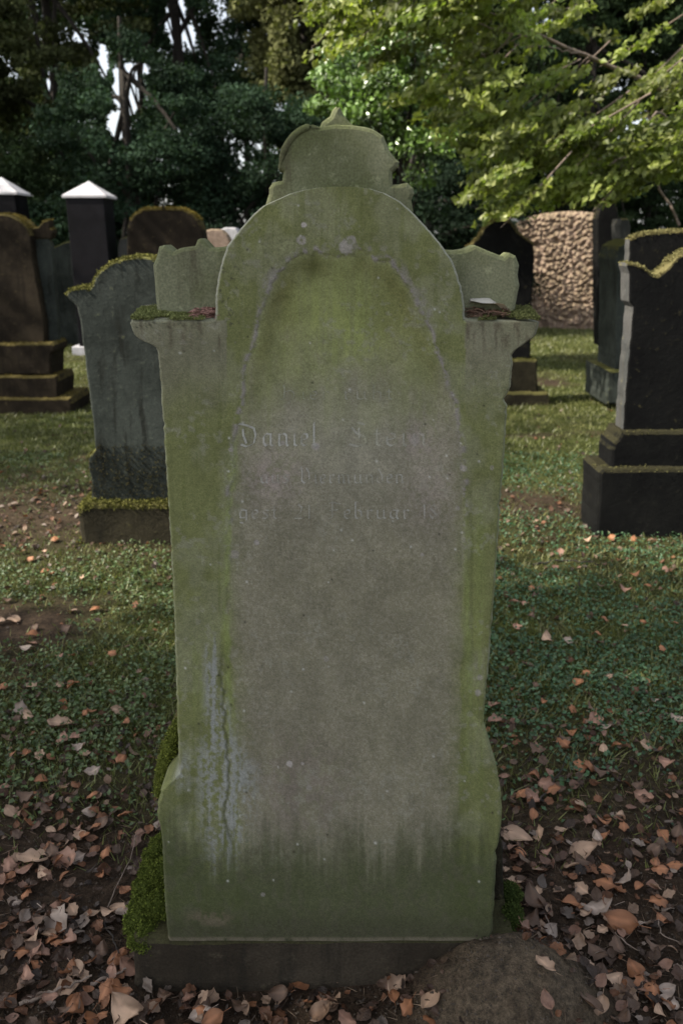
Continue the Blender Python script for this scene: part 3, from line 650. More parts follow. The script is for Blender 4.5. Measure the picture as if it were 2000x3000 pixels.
# dark stone with humped top, right behind
YJ = GY(1190)
t = thing('gravestone', (float(P(1465, 1190, YJ)[0]), YJ, 0), 'dark gravestone with humped top behind the right shoulder of the central stone', 'gravestone', GG)
j1 = part('humped_slab', [(1372, 1060), (1366, 760), (1368, 724), (1385, 712), (1403, 696), (1415, 672), (1430, 656), (1448, 646), (1470, 643), (1494, 650), (1504, 664), (1514, 679), (1537, 696), (1561, 714), (1564, 741), (1556, 900), (1552, 1060)], YJ + .12, .16, M_black, t, jit=.004, bev=.012, seed=61)
j2 = part('plinth', [(1352, 1160), (1358, 1052), (1573, 1054), (1574, 1118), (1578, 1160)], YJ + .06, .34, M_mossy, t, jit=.006, bev=.02, seed=62)
j3 = part('base_block', [(1325, 1230), (1325, 1150), (1604, 1150), (1612, 1172), (1610, 1230)], YJ, .45, M_mossy, t, jit=.008, bev=.025, seed=63)
rimmoss(t, [j1], 3000, .016, (.10, .08, .03), (.18, .15, .06), 64, .4)
rimmoss(t, [j2, j3], 4000, .016, (.07, .07, .02), (.14, .14, .035), 65, .5)
# big rock faced slab
YK = GY(962)
t = thing('rock_slab', (float(P(1640, 960, YK)[0]), YK, 0), 'broad sunlit pinkish slab with deeply pitted rock face under the hanging branches', 'gravestone', GG)
n_u, n_v = 150, 190
u = np.linspace(0, 1, n_u)[None]; v = np.linspace(0, 1, n_v)[:, None]
topz = P(1500 + 262 * u, np.interp(u, [0, .15, .35, .6, .78, 1], [660, 634, 622, 617, 622, 636]), YK)[1]
x0k, x1k = float(P(1478, 900, YK)[0]), float(P(1757, 900, YK)[0])
Xk = x0k + (x1k - x0k) * u + (v * 0); Zk = -.1 + (topz + .1) * v
def worley(x, y, s):
    xi, yi = np.floor(x).astype(int), np.floor(y).astype(int); d = np.full(x.shape, 9.)
    for a in (-1, 0, 1):
        for b in (-1, 0, 1):
            cx, cy = xi + a, yi + b
            d = np.minimum(d, np.hypot(cx + _T[(cx + s) & 255, cy & 255] - x, cy + _T[(cy + 99) & 255, (cx + s) & 255] - y))
    return d
wx = Xk * 13 + fbm(Xk * 5, Zk * 5, 3) * 1.5; wz = Zk * (12.0 - 5 * (1 - ss(.1, .9, Zk))) + fbm(Xk * 5, Zk * 5, 6) * 1.5
rf = .105 * worley(wx, wz, 3) ** .8 + .03 * worley(wx * 2.1, wz * 2.1, 8) + .02 * fbm(Xk * 20, Zk * 20, 7)
edge = np.minimum(np.minimum(u, 1 - u) * 12, np.minimum(1, (1 - v) * 14)); edge = np.clip(edge, 0, 1)
Yk = YK + .02 + rf + .10 * (1 - edge) ** 2
a20 = R(24)
def rotk(x, y, z):
    cx, cy = (x0k + x1k) / 2, YK; return np.stack([cx + (x - cx) * math.cos(a20) * 1.03 + (y - cy) * math.sin(a20), cy - (x - cx) * math.sin(a20) + (y - cy) * math.cos(a20), z + 0 * x], -1)
Vk = rotk(Xk, Yk, Zk).reshape(-1, 3); Vk2 = rotk(Xk, np.full_like(Xk, YK + .42), Zk).reshape(-1, 3)
i = np.arange(n_v - 1)[:, None] * n_u + np.arange(n_u - 1)[None]; Fk = np.stack([i, i + 1, i + n_u + 1, i + n_u], -1).reshape(-1, 4)
nk = n_u * n_v; Fk2 = Fk[:, ::-1] + nk; ring = []
for loop in ([(n_v - 1) * n_u + k for k in range(n_u)], [k * n_u for k in range(n_v)], [k * n_u + n_u - 1 for k in range(n_v)]):
    loop = A_(loop); ring.append(np.stack([loop[:-1], loop[1:], loop[1:] + nk, loop[:-1] + nk], 1))
link('rock_face', npmesh('rock', np.concatenate([Vk, Vk2]), np.concatenate([Fk, Fk2] + ring), None, True), M_pink, t)
# dark post and thin grey stones to the right of the rock
simple([(1752, 1012), (1750, 900), (1748, 640), (1760, 600), (1800, 590), (1812, 640), (1806, 1012)], 11.6, .25, M_black, 'dark narrow upright stone just right of the pitted rock slab', 1780, 66)
YM = 7.9
t = thing('gravestone', (float(P(1850, 1160, YM)[0]), YM, 0), 'narrow greenish gravestone edge squeezed between the pitted rock slab and the black gravestone', 'gravestone', GG)
part('slab', [(1797, 1090), (1806, 800), (1800, 760), (1812, 720), (1850, 700), (1960, 700), (1960, 1090)], YM + .1, .55, M_grey, t, jit=.004, bev=.012, seed=67)
part('base_block', [(1775, 1185), (1778, 1085), (1990, 1085), (1990, 1185)], YM, .75, M_grey, t, jit=.005, bev=.02, seed=68)
simple([(1822, 1000), (1814, 660), (1816, 640), (1840, 640), (1846, 660), (1850, 1000)], 9.4, .3, M_side, 'pale thin post catching light above the notch of the black gravestone', 1830, 69)
# black gravestone at the right edge
YN = GY(1572)
t = thing('gravestone', (float(P(2050, 1572, YN)[0]), YN, 0), 'black gravestone with scrolled mossy top and pale left side at the right edge', 'gravestone', GG)
XC = (2080, 1100)
k1 = part('front_slab', [(1822, 1275), (1826, 1200), (1848, 930), (1852, 900), (1840, 884), (1840, 800), (1832, 780), (1836, 769), (1858, 772), (1884, 782), (1912, 805), (1926, 810), (1958, 782), (1986, 752), (2012, 736), (2060, 716), (2080, 713)], YN + .09, .14, M_black, t, XC, jit=.004, bev=.012, seed=71)
k2 = part('rear_slab', [(1840, 1275), (1852, 900), (1838, 780), (1842, 700), (1862, 690), (1900, 681), (1960, 676), (2080, 672)], YN + .235, .08, M_black, t, XC, jit=.004, bev=.012, seed=72)
k3 = part('plinth', [(1784, 1390), (1786, 1320), (1792, 1296), (1808, 1284), (1820, 1262)], YN + .05, .24, M_blackbase, t, XC, jit=.006, bev=.02, seed=73)
k4 = part('base_block', [(1738, 1640), (1742, 1560), (1752, 1385), (1764, 1372)], YN, .32, M_blackbase, t, XC, jit=.006, bev=.022, seed=74)
rimmoss(t, [k1, k2], 9000, .013, (.12, .11, .045), (.22, .20, .085), 75, .3)
rimmoss(t, [k3, k4], 3500, .012, (.06, .06, .025), (.13, .12, .045), 76, .35, thin=.54)
# left flank of the black stone, light from the left painted as paler stone
p_, nn = sample_up([k1, k2], 1, -1, 77)
def flank(o, c):
    me = o.data; me.materials.append(M_side)
    for f in me.polygons:
        if f.normal.x < -.6 and f.center.x < 0: f.material_index = 1
for o_ in (k1, k2): flank(o_, 0)

# ================================================================== TREES
def leafcloud(name, cen, rad, n, size, base, rng, up=.5, droop=0.0, tone=.45, slim=.5, seed=0, cut=None, axis=None, hue=None, bias=(0, 0, 0)):
    """n leaves gathered in sprays: cen (m,3) spray centres, rad (m,3) radii; each leaf is a folded blade of two faces"""
    m = len(cen); k = rng.integers(0, m, n)
    g = rng.normal(0, 1, (n, 3)); g /= np.linalg.norm(g, axis=1)[:, None]; g *= rng.random((n, 1)) ** .5
    if axis is not None:
        loc = g * rad[k]; ax = axis[k]; s_ = np.cross(ax, [0, 0, 1.]); s_ /= np.linalg.norm(s_, axis=1)[:, None] + 1e-9; u_ = np.cross(s_, ax)
        off = ax * loc[:, :1] + s_ * loc[:, 1:2] + u_ * loc[:, 2:3]
    else: off = g * rad[k]
    p = cen[k] + off
    if cut is not None:
        keep = ~cut(p); p, k, g = p[keep], k[keep], g[keep]; n = len(p)
    nrm = rng.normal(0, 1, (n, 3)) * (1 - up) + A_([0, 0, 1.]) * up + g * .25 + A_(bias); nrm /= np.linalg.norm(nrm, axis=1)[:, None]
    d = np.cross(nrm, rng.normal(0, 1, (n, 3)))
    if axis is not None: d = d / (np.linalg.norm(d, axis=1)[:, None] + 1e-9) + axis[k] * 1.2; d -= nrm * (d * nrm).sum(1)[:, None]
    d[:, 2] -= droop; d /= np.linalg.norm(d, axis=1)[:, None] + 1e-9
    s = np.cross(nrm, d); s /= np.linalg.norm(s, axis=1)[:, None] + 1e-9
    L = (size * rng.uniform(.6, 1.25, n))[:, None]; W = L * slim
    a = p - d * L * .5; b = p + s * W * .5 + nrm * L * .10; c = p + d * L * .5; e = p - s * W * .5 + nrm * L * .10
    V = np.stack([a, b, c, e], 1).reshape(-1, 3); i4 = np.arange(n)[:, None] * 4
    F = np.concatenate([i4 + [0, 1, 2], i4 + [0, 2, 3]], 1).reshape(-1, 3)
    ct_ = (1 + tone * (rng.random(m) - .5) * 2)[k][:, None] * (1 + .35 * (rng.random((n, 1)) - .5) * 2)
    cc = A_(base) * ct_
    if hue is not None:
        h_ = rng.random((m, 1))[k] * .6 + rng.random((n, 1)) * .4; cc = (A_(base) * (1 - h_) + A_(hue) * h_) * ct_
    return npmesh(name, V, F, np.repeat(cc, 4, 0))
def trunkmesh(name, curves, sides=8):
    V, F = [], []
    for pts, rad in curves:
        v, f = tube(pts, rad, sides); b = len(V); V += list(v); F += [[q + b for q in x] for x in f]
    return npmesh(name, V, F, None, True)
M_barkd = barkmat('dark_bark', (.018, .014, .010), (.04, .032, .024)); M_barkp = barkmat('pale_bark', (.16, .12, .09), (.26, .20, .16))
M_ever = leafmat('evergreen_leaf', .8, .08, .15); M_beech = leafmat('beech_leaf', .45, .45, .42); M_holly = leafmat('glossy_leaf', .28, .8, .12)
def crownpts(rng, c, r, m, shell=.75, zmin=None, lump=.35):
    d = rng.normal(0, 1, (m, 3)); d /= np.linalg.norm(d, axis=1)[:, None]
    q = shell + (1 - shell) * rng.random((m, 1)); q = np.where(rng.random((m, 1)) < .3, rng.random((m, 1)) ** .5, q)
    lum = 1 + lump * (fbm(d[:, 0] * 2.2 + c[0], d[:, 2] * 2.2 + c[1], 5, 3)[:, None] - .5) * 2
    p = A_(c) + d * A_(r) * q * lum
    return p
def tree(label, x, y, h, cz, r, base, n, size, seed, clump=.55, mat=None, bark=None, up=.35, droop=.3, cut=None, group='dark trees closing the cemetery', m=None, hue=None, slim=.5, name='evergreen_tree', tr=.16, flat=.55):
    rng = np.random.default_rng(seed); g0 = float(gz(x, y))
    if seed < 400: n = int(n * 1.55); size = size * .8
    t = thing(name, (x, y, g0), label, 'tree', group)
    cen = crownpts(rng, (x, y, cz), r, m or 150)
    cen = cen[cen[:, 2] > .15]
    rad = np.stack([rng.uniform(.6, 1.3, len(cen)) * clump, rng.uniform(.6, 1.3, len(cen)) * clump, rng.uniform(.5, 1.1, len(cen)) * clump * flat], 1)
    cv = [(smooth_curve([(x, y, g0 - .2), (x + .1, y, h * .35), (x - .1, y + .1, h * .7), (x, y, h)], 10), np.linspace(tr, .03, 10))]
    for k in range(14):
        a = rng.uniform(0, 6.28); z0 = rng.uniform(max(.6, cz - r[2] * .8), h * .85); e = cen[rng.integers(len(cen))]
        cv.append((smooth_curve([(x, y, z0), ((x + e[0]) / 2, (y + e[1]) / 2, (z0 + e[2]) / 2 + .25), tuple(e)], 7), np.linspace(tr * .35, .012, 7)))
    link('trunk', trunkmesh('trunk', cv, 6), bark or M_barkd, t)
    link('crown', leafcloud('crown', cen, rad, n, size, base, rng, up, droop, cut=cut, hue=hue, slim=slim, seed=seed), mat or M_ever, t)
    return t
dk = (.028, .046, .020); dk2 = (.055, .064, .027); bl_ = (.027, .048, .028)
def holes(p):
    """real gaps in the left hand crowns, through which the sky shows"""
    x, z = p[:, 0], p[:, 2]; s_ = 19.0 / p[:, 1]; u_ = x * s_; e_ = CAMH + (z - CAMH) * s_
    def blob(px, py, rx, ry):
        cx, cz = P(px, py, 19.0); return ((u_ - cx) / (rx * 19 / FPX)) ** 2 + ((e_ - cz) / (ry * 19 / FPX)) ** 2
    n_ = .65 + .9 * fbm(u_ * 6, e_ * 6, 3, 3)
    d = np.minimum.reduce([blob(518, 60, 30, 85), blob(556, 105, 18, 38), blob(375, 262, 50, 80), blob(350, 365, 40, 42), blob(303, 180, 15, 50), blob(152, 250, 18, 40), blob(410, 200, 26, 18)])
    return d < n_ * np.random.default_rng(9).uniform(.55, 1.35, len(x))
L_ = [
 ('tall dark evergreen at the far left with dense drooping foliage', -8.3, 17, 10, 4.6, (2.6, 2.2, 4.6), dk2, 36000, .13, 101),
 ('dark broad tree left of the bright sky gap', -5.9, 19, 11, 6.2, (2.0, 2.2, 4.6), dk2, 36000, .13, 102),
 ('tall slender tree rising right of the bright sky gap', -3.4, 19.5, 11, 6.5, (1.75, 2.0, 4.6), bl_, 32000, .13, 103),
 ('low dark bush hedge like tree behind the pyramid capped pillars', -6.3, 15.6, 4, 1.6, (2.2, 1.3, 1.9), dk, 26000, .10, 104),
 ('rounded dark teal evergreen left of the central stone crown', -3.6, 15.4, 5, 2.2, (1.9, 1.4, 2.5), bl_, 34000, .10, 105),
 ('rounded dark green evergreen directly behind the crown ornament', -1.3, 16.2, 4.4, 1.8, (1.7, 1.5, 2.3), bl_, 34000, .10, 106),
 ('dark tree standing right behind the hanging beech branches', 1.6, 17.5, 9, 4.5, (2.3, 1.8, 4.8), dk, 34000, .13, 107),
 ('dark tree behind the beech at the right edge', 5.0, 18.8, 9, 4.5, (2.7, 2.0, 4.8), dk, 34000, .13, 108)]
for a in L_:
    tree(*a[:10], cut=holes if a[9] in (101, 102, 103, 105) else None, m=190, clump=.42)
tree('tall yellowish green tree far behind between dark evergreens', -.75, 18.6, 11, 6.6, (1.25, 1.2, 3.6), (.14, .145, .06), 34000, .16, 109, m=200, clump=.45, name='pale_tree')
# far backdrop row
for k, (x, y, lab) in enumerate([(-17, 30, 'far dark tree beyond the left pillars'), (-12.5, 33, 'far tree left of the sky gap, low crown'), (-3.6, 34, 'far tree behind the slender tree'), (-8.2, 27, 'far broad tree closing the view above the pillars'), (-6.3, 29, 'far tree seen in slivers beside the sky gap'), (2.9, 22.5, 'far tree filling between the two dark trees behind the beech'), (7.6, 22, 'far tree right behind the dark tree beside the beech'), (9.2, 24, 'far tree behind the black gravestone at right'), (3.5, 30, 'far tree filling behind the beech, left one'), (8.5, 31, 'far tree filling behind the beech, middle one'), (13.5, 29, 'far tree filling behind the beech at right')]):
    tree(lab, x, y, 14, 6.5, (3.0, 2.6, 6.8), dk, 26000, .22, 120 + k, m=170, clump=.7, cut=holes if x < 0 else None)
tree('very dark low shrub far behind the humped gravestone', 1.2, 14.8, 3.2, 1.2, (1.7, .9, 1.7), (.012, .022, .012), 16000, .10, 131, m=90, name='dark_shrub')
tree('very dark low shrub far behind the pitted rock slab', 4.6, 18.6, 3.6, 1.4, (2.4, .9, 2.0), (.014, .024, .012), 16000, .10, 132, m=90, name='dark_shrub')
tree('low dark bush under the sky gap left of the wide gravestone', -4.9, 17.4, 3, 1.5, (2.6, 1.2, 1.7), dk, 22000, .10, 133, m=110, name='dark_shrub')

# holly with glossy leaves right of the crown ornament
rng = np.random.default_rng(201); YH = 10.4
hx = float(P(1130, 400, YH)[0])
t = thing('holly_tree', (hx + .25, YH + .5, 0), 'glossy leaved holly catching highlights just right of the crown ornament', 'tree')
cen = []
while len(cen) < 150:
    px, py = rng.uniform(915, 1420), rng.uniform(90, 720)
    e = ((px - 1130) / 215) ** 2 + ((py - 330) / 250) ** 2
    low = py > 430
    if e > 1 or (px < 1000 and py > 330): continue
    if low and rng.random() > .22: continue
    y_ = YH + rng.uniform(-.4, .7); x_, z_ = P(px, py, y_); cen.append((float(x_), y_, float(z_)))
cen = A_(cen); rad = np.tile(A_([.24, .24, .13]), (len(cen), 1)) * rng.uniform(.6, 1.2, (len(cen), 1))
link('crown', leafcloud('crown', cen, rad, 15000, .072, (.11, .185, .035), rng, .35, .3, tone=.4, slim=.55, bias=(-.35, -.3, .1)), M_holly, t)
cv = [(smooth_curve([(hx + .25, YH + .5, -.2), (hx + .2, YH + .5, 1.2), (hx + .05, YH + .3, 2.6), (hx - .1, YH + .2, 3.7)], 12), np.linspace(.11, .02, 12))]
for k in range(26):
    e = cen[rng.integers(len(cen))]; z0 = rng.uniform(1.2, 3.2); cv.append((smooth_curve([(hx + .18, YH + .4, z0), (.5 * (hx + .2 + e[0]), e[1], .5 * (z0 + e[2]) + .1), tuple(e)], 6), np.linspace(.02, .006, 6)))
link('trunk', trunkmesh('trunk', cv, 6), M_barkd, t)

# beech with long drooping sprays at upper right
rng = np.random.default_rng(301)
t = thing('beech_tree', (4.9, 9.6, 0), 'sunlit beech whose long drooping branches of pale green leaves hang over the upper right', 'tree')
cen, ax, rd = [], [], []
poly_lo = lambda px: np.interp(px, [900, 1000, 1150, 1330, 1420, 1560, 1750, 1900, 2100], [60, 150, 230, 600, 645, 600, 590, 560, 470])
while len(cen) < 390:
    px, py = rng.uniform(940, 2250), rng.uniform(-220, 700)
    if py > poly_lo(px): continue
    if px < 1330 and py > 90 and rng.random() < .75: continue
    if 1180 < px < 1420 and 420 < py < 640 and rng.random() < .8: continue
    if px > 1500 and py < 330 and rng.random() < .84: continue
    y_ = 8.0 + rng.uniform(-.8, 1.1); x_, z_ = P(px, py, y_); cen.append((float(x_), y_, float(z_)))
    a = A_([-1, rng.normal(0, .35), -rng.uniform(.15, .8)]); a[0] *= 1 if rng.random() < .93 else -1; ax.append(a / np.linalg.norm(a)); s_ = rng.uniform(.6, 1.3); rd.append((.34 * s_, .14 * s_, .06 * s_))
cen, ax, rd = map(A_, (cen, ax, rd))
link('crown', leafcloud('crown', cen, rd, 30000, .078, (.15, .20, .045), rng, .35, .25, tone=.5, slim=.6, axis=ax, hue=(.22, .23, .065), bias=(-.3, -.35, .1)), M_beech, t)
cv = [(smooth_curve([(4.9, 9.6, -.2), (4.85, 9.6, 1.8), (4.7, 9.5, 3.6), (4.5, 9.4, 6.5)], 14), np.linspace(.24, .08, 14))]
def limb(px, Y0, Y1, r0, r1, n=16):
    k = len(px); pts = [(float(P(a, b, Y0 + (Y1 - Y0) * j / (k - 1))[0]), Y0 + (Y1 - Y0) * j / (k - 1), float(P(a, b, Y0 + (Y1 - Y0) * j / (k - 1))[1])) for j, (a, b) in enumerate(px)]
    return (smooth_curve(pts, n), np.linspace(r0, r1, n))
cv2 = [limb([(2300, 420), (1980, 280), (1815, 208), (1700, 150), (1570, 110), (1530, 75), (1450, 40), (1380, 25)], 9.3, 7.6, .035, .006),
       limb([(1570, 112), (1480, 95), (1400, 70), (1330, 62)], 7.8, 7.6, .008, .003), limb([(1720, 160), (1600, 140), (1500, 130)], 8.0, 7.8, .008, .003),
       limb([(2200, 380), (1990, 420), (1930, 310), (1890, 370), (1850, 430)], 9.2, 8.0, .02, .006), limb([(2200, 300), (2000, 395), (1900, 430), (1800, 470), (1650, 560)], 9.2, 7.9, .02, .005),
       limb([(1990, 660), (1920, 520), (1900, 300)], 9.0, 9.2, .014, .01)]
for k in range(90):
    j = rng.integers(len(cen)); a, l_ = cen[j], ax[j]; L0 = rd[j][0]
    cv2.append((smooth_curve([a - l_ * L0 * 1.6 + A_([0, 0, .10]), a, a + l_ * L0 * .9 - A_([0, 0, .04])], 6), np.linspace(.008, .002, 6)))
link('trunk', trunkmesh('trunk', cv, 10), M_barkd, t)
cv2 = [(p_ + (np.random.default_rng(k_).normal(0, 1, p_.shape) * .012 if len(p_) > 8 else 0), q_) for k_, (p_, q_) in enumerate(cv2)]
link('branches', trunkmesh('branches', cv2, 6), M_barkp, t)

# canopy trees standing left of the picture (their crowns shade the foreground)
tree('spreading tree standing left of the picture, shading the central stone', -6.4, -.5, 10, 7.2, (3.3, 2.2, 2.2), (.05, .08, .02), 34000, .16, 401, m=170, clump=.7, mat=M_beech, name='shade_tree', group='trees shading the foreground', tr=.25)
tree('spreading tree standing left of the picture, shading the brown gravestone', -8.4, 5.4, 11, 8.0, (3.0, 2.1, 2.2), (.05, .08, .02), 5500, .16, 402, m=140, clump=.7, mat=M_beech, name='shade_tree', group='trees shading the foreground', tr=.25)
tree('spreading tree standing far left of the picture, shading the distant pillars', -13.5, 12.5, 12, 8.4, (3.4, 3.4, 3.4), (.05, .08, .02), 6000, .2, 403, m=120, clump=.8, mat=M_beech, name='shade_tree', group='trees shading the foreground', tr=.25)

# ================================================================== GROUND COVER
def infrustum(x, y, mar=.25): return (np.abs(x) < (.46 * y + mar)) & (y > .95)
STONES = [(float(P(386, 2748, 1.45)[0]), float(P(1508, 2748, 1.45)[0]), 1.45, 1.78)]
def clear(x, y):
    ok = np.ones(len(x), bool)
    for a, b, c, d in STONES: ok &= ~((x > a - .01) & (x < b + .01) & (y > c) & (y < d))
    return ok
STONES += [(float(P(222, 1500, YB)[0]), float(P(630, 1500, YB)[0]), YB, YB + .3), (float(P(1742, 1560, YN)[0]), 3, YN, YN + .42)]
rng = np.random.default_rng(77)
def scatter(n, y0, y1, pw, fn):
    y = y0 + (y1 - y0) * rng.random(n) ** pw; x = (rng.random(n) * 2 - 1) * (.46 * y + .3)
    k = (rng.random(n) < fn(x, y)) & clear(x, y); return x[k], y[k]
# broad leaved ground cover, near
x, y = scatter(120000, 1.2, 6.2, 1.25, lambda x, y: green(x, y) * (.25 + .75 * ss(.42, .55, fbm(x * 3, y * 3, 19, 3) + np.where(x > 0, .08, -.02))))
n = len(x); z = gz(x, y) + rng.uniform(.002, .035, n)
nrm = rng.normal(0, .45, (n, 3)) + A_([0, -.1, 1]); nrm /= np.linalg.norm(nrm, axis=1)[:, None]
d = np.cross(nrm, rng.normal(0, 1, (n, 3))); d /= np.linalg.norm(d, axis=1)[:, None]; s = np.cross(nrm, d)
L = rng.uniform(.009, .021, n)[:, None]; p = np.stack([x, y, z], 1); W = L * .8
V = np.stack([p - d * L * .5, p + s * W * .5 + nrm * L * .12, p + d * L * .5, p - s * W * .5 + nrm * L * .12], 1).reshape(-1, 3); i4 = np.arange(n)[:, None] * 4
F = np.concatenate([i4 + [0, 1, 2], i4 + [0, 2, 3]], 1).reshape(-1, 3)
h_ = rng.random((n, 1)); rgt = ss(-.3, .8, x)[:, None]; cc = (A_([.060, .090, .022]) * (1 - rgt) + A_([.035, .085, .035]) * rgt) * (1 - h_ * .5) + A_([.075, .125, .06]) * h_ * .5
cc = cc * rng.uniform(.5, 1.35, (n, 1))
M_cover = leafmat('ground_cover_leaf', .5, .4, .2)
o = link('ground_cover', npmesh('ground_cover', V, F, np.repeat(cc, 4, 0)), M_cover); tag(o, 'low green creeping ground cover between the gravestones', 'ground cover', kind='stuff')
# grass
x, y = scatter(170000, 1.8, 17, 1.5, lambda x, y: green(x, y) * .9 + .05)
n = len(x); z = gz(x, y); hgt = rng.uniform(.012, .040, n) * (1 + .25 * ss(5, 12, y)); wd = .0014 + .0006 * y; an = rng.uniform(0, 6.28, n)
lean = rng.normal(0, .55, (n, 2)) * hgt[:, None]
b0 = np.stack([x - np.cos(an) * wd, y - np.sin(an) * wd, z], 1); b1 = np.stack([x + np.cos(an) * wd, y + np.sin(an) * wd, z], 1)
tp = np.stack([x + lean[:, 0], y + lean[:, 1], z + hgt], 1)
V = np.stack([b0, b1, tp], 1).reshape(-1, 3)
h_ = fbm(x * 1.5, y * 1.5, 23, 3)[:, None]; cc = (A_([.085, .105, .028]) * (1 - h_) + A_([.16, .155, .055]) * h_) * rng.uniform(.55, 1.3, (n, 1))
o = link('grass', npmesh('grass', V, np.arange(3 * n).reshape(-1, 3), np.repeat(cc, 3, 0)), M_cover); tag(o, 'short thin grass growing on the cemetery ground', 'grass', kind='stuff')

# ------------------------------------------------------------------ fallen leaves
def leafshape(rng, L, lobed):
    """a curled, slightly cupped dead leaf: grid of quads with thickness-free blade and a stalk"""
    nu, nv = 9, 7; V = []; curl = rng.uniform(-.9, 1.1); cup = rng.uniform(-.6, 1.0); tw = rng.uniform(-.5, .5); ph = rng.uniform(0, 6)
    for i_ in range(nu + 1):
        t_ = i_ / nu; hw = .42 * math.sin(math.pi * min(1, t_ * 1.0)) ** .75 * (1 - .25 * t_)
        if lobed: hw *= 1 + .22 * math.cos(t_ * 17 + ph)
        for j_ in range(nv):
            s_ = (j_ / (nv - 1)) * 2 - 1
            x_ = s_ * hw; y_ = t_ - .5 + (abs(s_) * .06 if lobed else 0) + .02 * math.sin(j_ * 9 + i_ * 3 + ph)
            z_ = cup * x_ * x_ * 1.6 + curl * (t_ - .5) ** 2 * .8 + tw * x_ * (t_ - .5) + .035 * math.sin(7 * t_ + 4 * s_ + ph)
            V.append((x_ * L, y_ * L, z_ * L))
    F = [[i_ * nv + j_, i_ * nv + j_ + 1, (i_ + 1) * nv + j_ + 1, (i_ + 1) * nv + j_] for i_ in range(nu) for j_ in range(nv - 1)]
    b = len(V); V += [(-.012 * L, -.5 * L, 0), (.012 * L, -.5 * L, 0), (.01 * L, -.85 * L, .06 * L), (-.01 * L, -.85 * L, .06 * L)]; F.append([b, b + 1, b + 2, b + 3])
    V = A_(V); V[:, 2] -= V[:, 2].min(); return V, A_(F)
PAL = [((.37, .25, .17), 'pale tan'), ((.28, .125, .06), 'rust brown'), ((.33, .26, .21), 'greyish beige'), ((.11, .068, .045), 'dark brown'), ((.29, .165, .115), 'reddish')]
def litter_density(x, y):
    near = (1 - ss(1.75, 3.2, y)) * ss(.30, .55, fbm(x * 3.2, y * 3.2, 33, 3) + .14); band = np.exp(-((y - 4.8) / .8) ** 2)
    md = np.exp(-(((x - .36) / .20) ** 2 + ((y - 1.31) / .19) ** 2) ** 2)
    return np.clip(near * .95 + band * np.where(x < 0, 1.0, .6) + .07, 0, 1) * (1 - .93 * md)
def leaves(n, y0, y1, pw, smin, smax, seed, small=False):
    rng = np.random.default_rng(seed); VV, FF, CC = [], [], []; b = 0
    proto = [leafshape(rng, 1.0, k % 2) for k in range(10)]
    y = y0 + (y1 - y0) * rng.random(n) ** pw; x = (rng.random(n) * 2 - 1) * (.46 * y + .3)
    k = (rng.random(n) < litter_density(x, y)) & clear(x, y); x, y = x[k], y[k]
    z = gz(x, y)
    for i_ in range(len(x)):
        V, F = proto[rng.integers(10)]; c = PAL[rng.choice(5, p=[.12, .25, .08, .43, .12])][0]
        Rm = A_(Matrix.Rotation(rng.uniform(0, 6.28), 3, 'Z') @ Matrix.Rotation(rng.normal(0, .4), 3, 'X') @ Matrix.Rotation(rng.normal(0, .4), 3, 'Y'))
        q = V * rng.uniform(smin, smax) @ Rm.T; q[:, 2] -= q[:, 2].min() * .8
        VV.append(q + A_([x[i_], y[i_], z[i_] + rng.uniform(0, .012)])); FF.append(F + b); b += len(V)
        CC.append(np.tile(A_(c) * rng.uniform(.16, .8), (len(V), 1)) * rng.uniform(.85, 1.1, (len(V), 1)))
    return npmesh('litter', np.concatenate(VV), np.concatenate(FF), np.concatenate(CC))
M_leaf = leafmat('dead_leaf', .6, .35, .15, (1.2, .9, .6))
o = link('leaf_litter', leaves(15000, 1.0, 8.5, 1.35, .010, .042, 501), M_leaf); tag(o, 'brown leaf litter scattered over the soil between the gravestones', 'leaf litter', kind='stuff')
# individual larger leaves
rng = np.random.default_rng(601)
protos = []
for ci, (c, nm) in enumerate(PAL):
    for v in range(4):
        V, F = leafshape(rng, 1.0, v % 2); tonev = A_(c) * rng.uniform(.85, 1.1)
        me = npmesh('leaf_blade', V, F, tonev * (.72 + .5 * fbm(V[:, 0] * 6 + v * 9, V[:, 1] * 6 + ci, 7, 3)[:, None]) * (1 - .35 * ss(.25, .5, np.hypot(V[:, 0] * 1.1, V[:, 1]))[:, None]) * (1 + .35 * np.exp(-(V[:, 0:1] / .03) ** 2)), True); me.materials.append(M_leaf); protos.append((ci, me))
def place_leaf(x, y, L, ci, label, group, z=None, rot=None, tilt=None):
    me = [m_ for c_, m_ in protos if c_ == ci][rng.integers(4)]
    o = bpy.data.objects.new('fallen_leaf', me); COL.objects.link(o)
    o.location = (x, y, (float(gz(x, y)) + .012 + .012 * float(green(A_(x), A_(y)))) if z is None else z)
    o.rotation_euler = (rng.normal(0, .3) if tilt is None else tilt, rng.normal(0, .3), rng.uniform(0, 6.28) if rot is None else rot); o.scale = (L, L, L * rng.uniform(.8, 1.5))
    return tag(o, label, 'leaf', group)
def ground_at(px, py):
    y = GY(py); 
    for _ in range(3): x = float(P(px, py, y)[0]); y = GY(py, float(gz(x, y)) + .015)
    return float(P(px, py, y)[0]), y
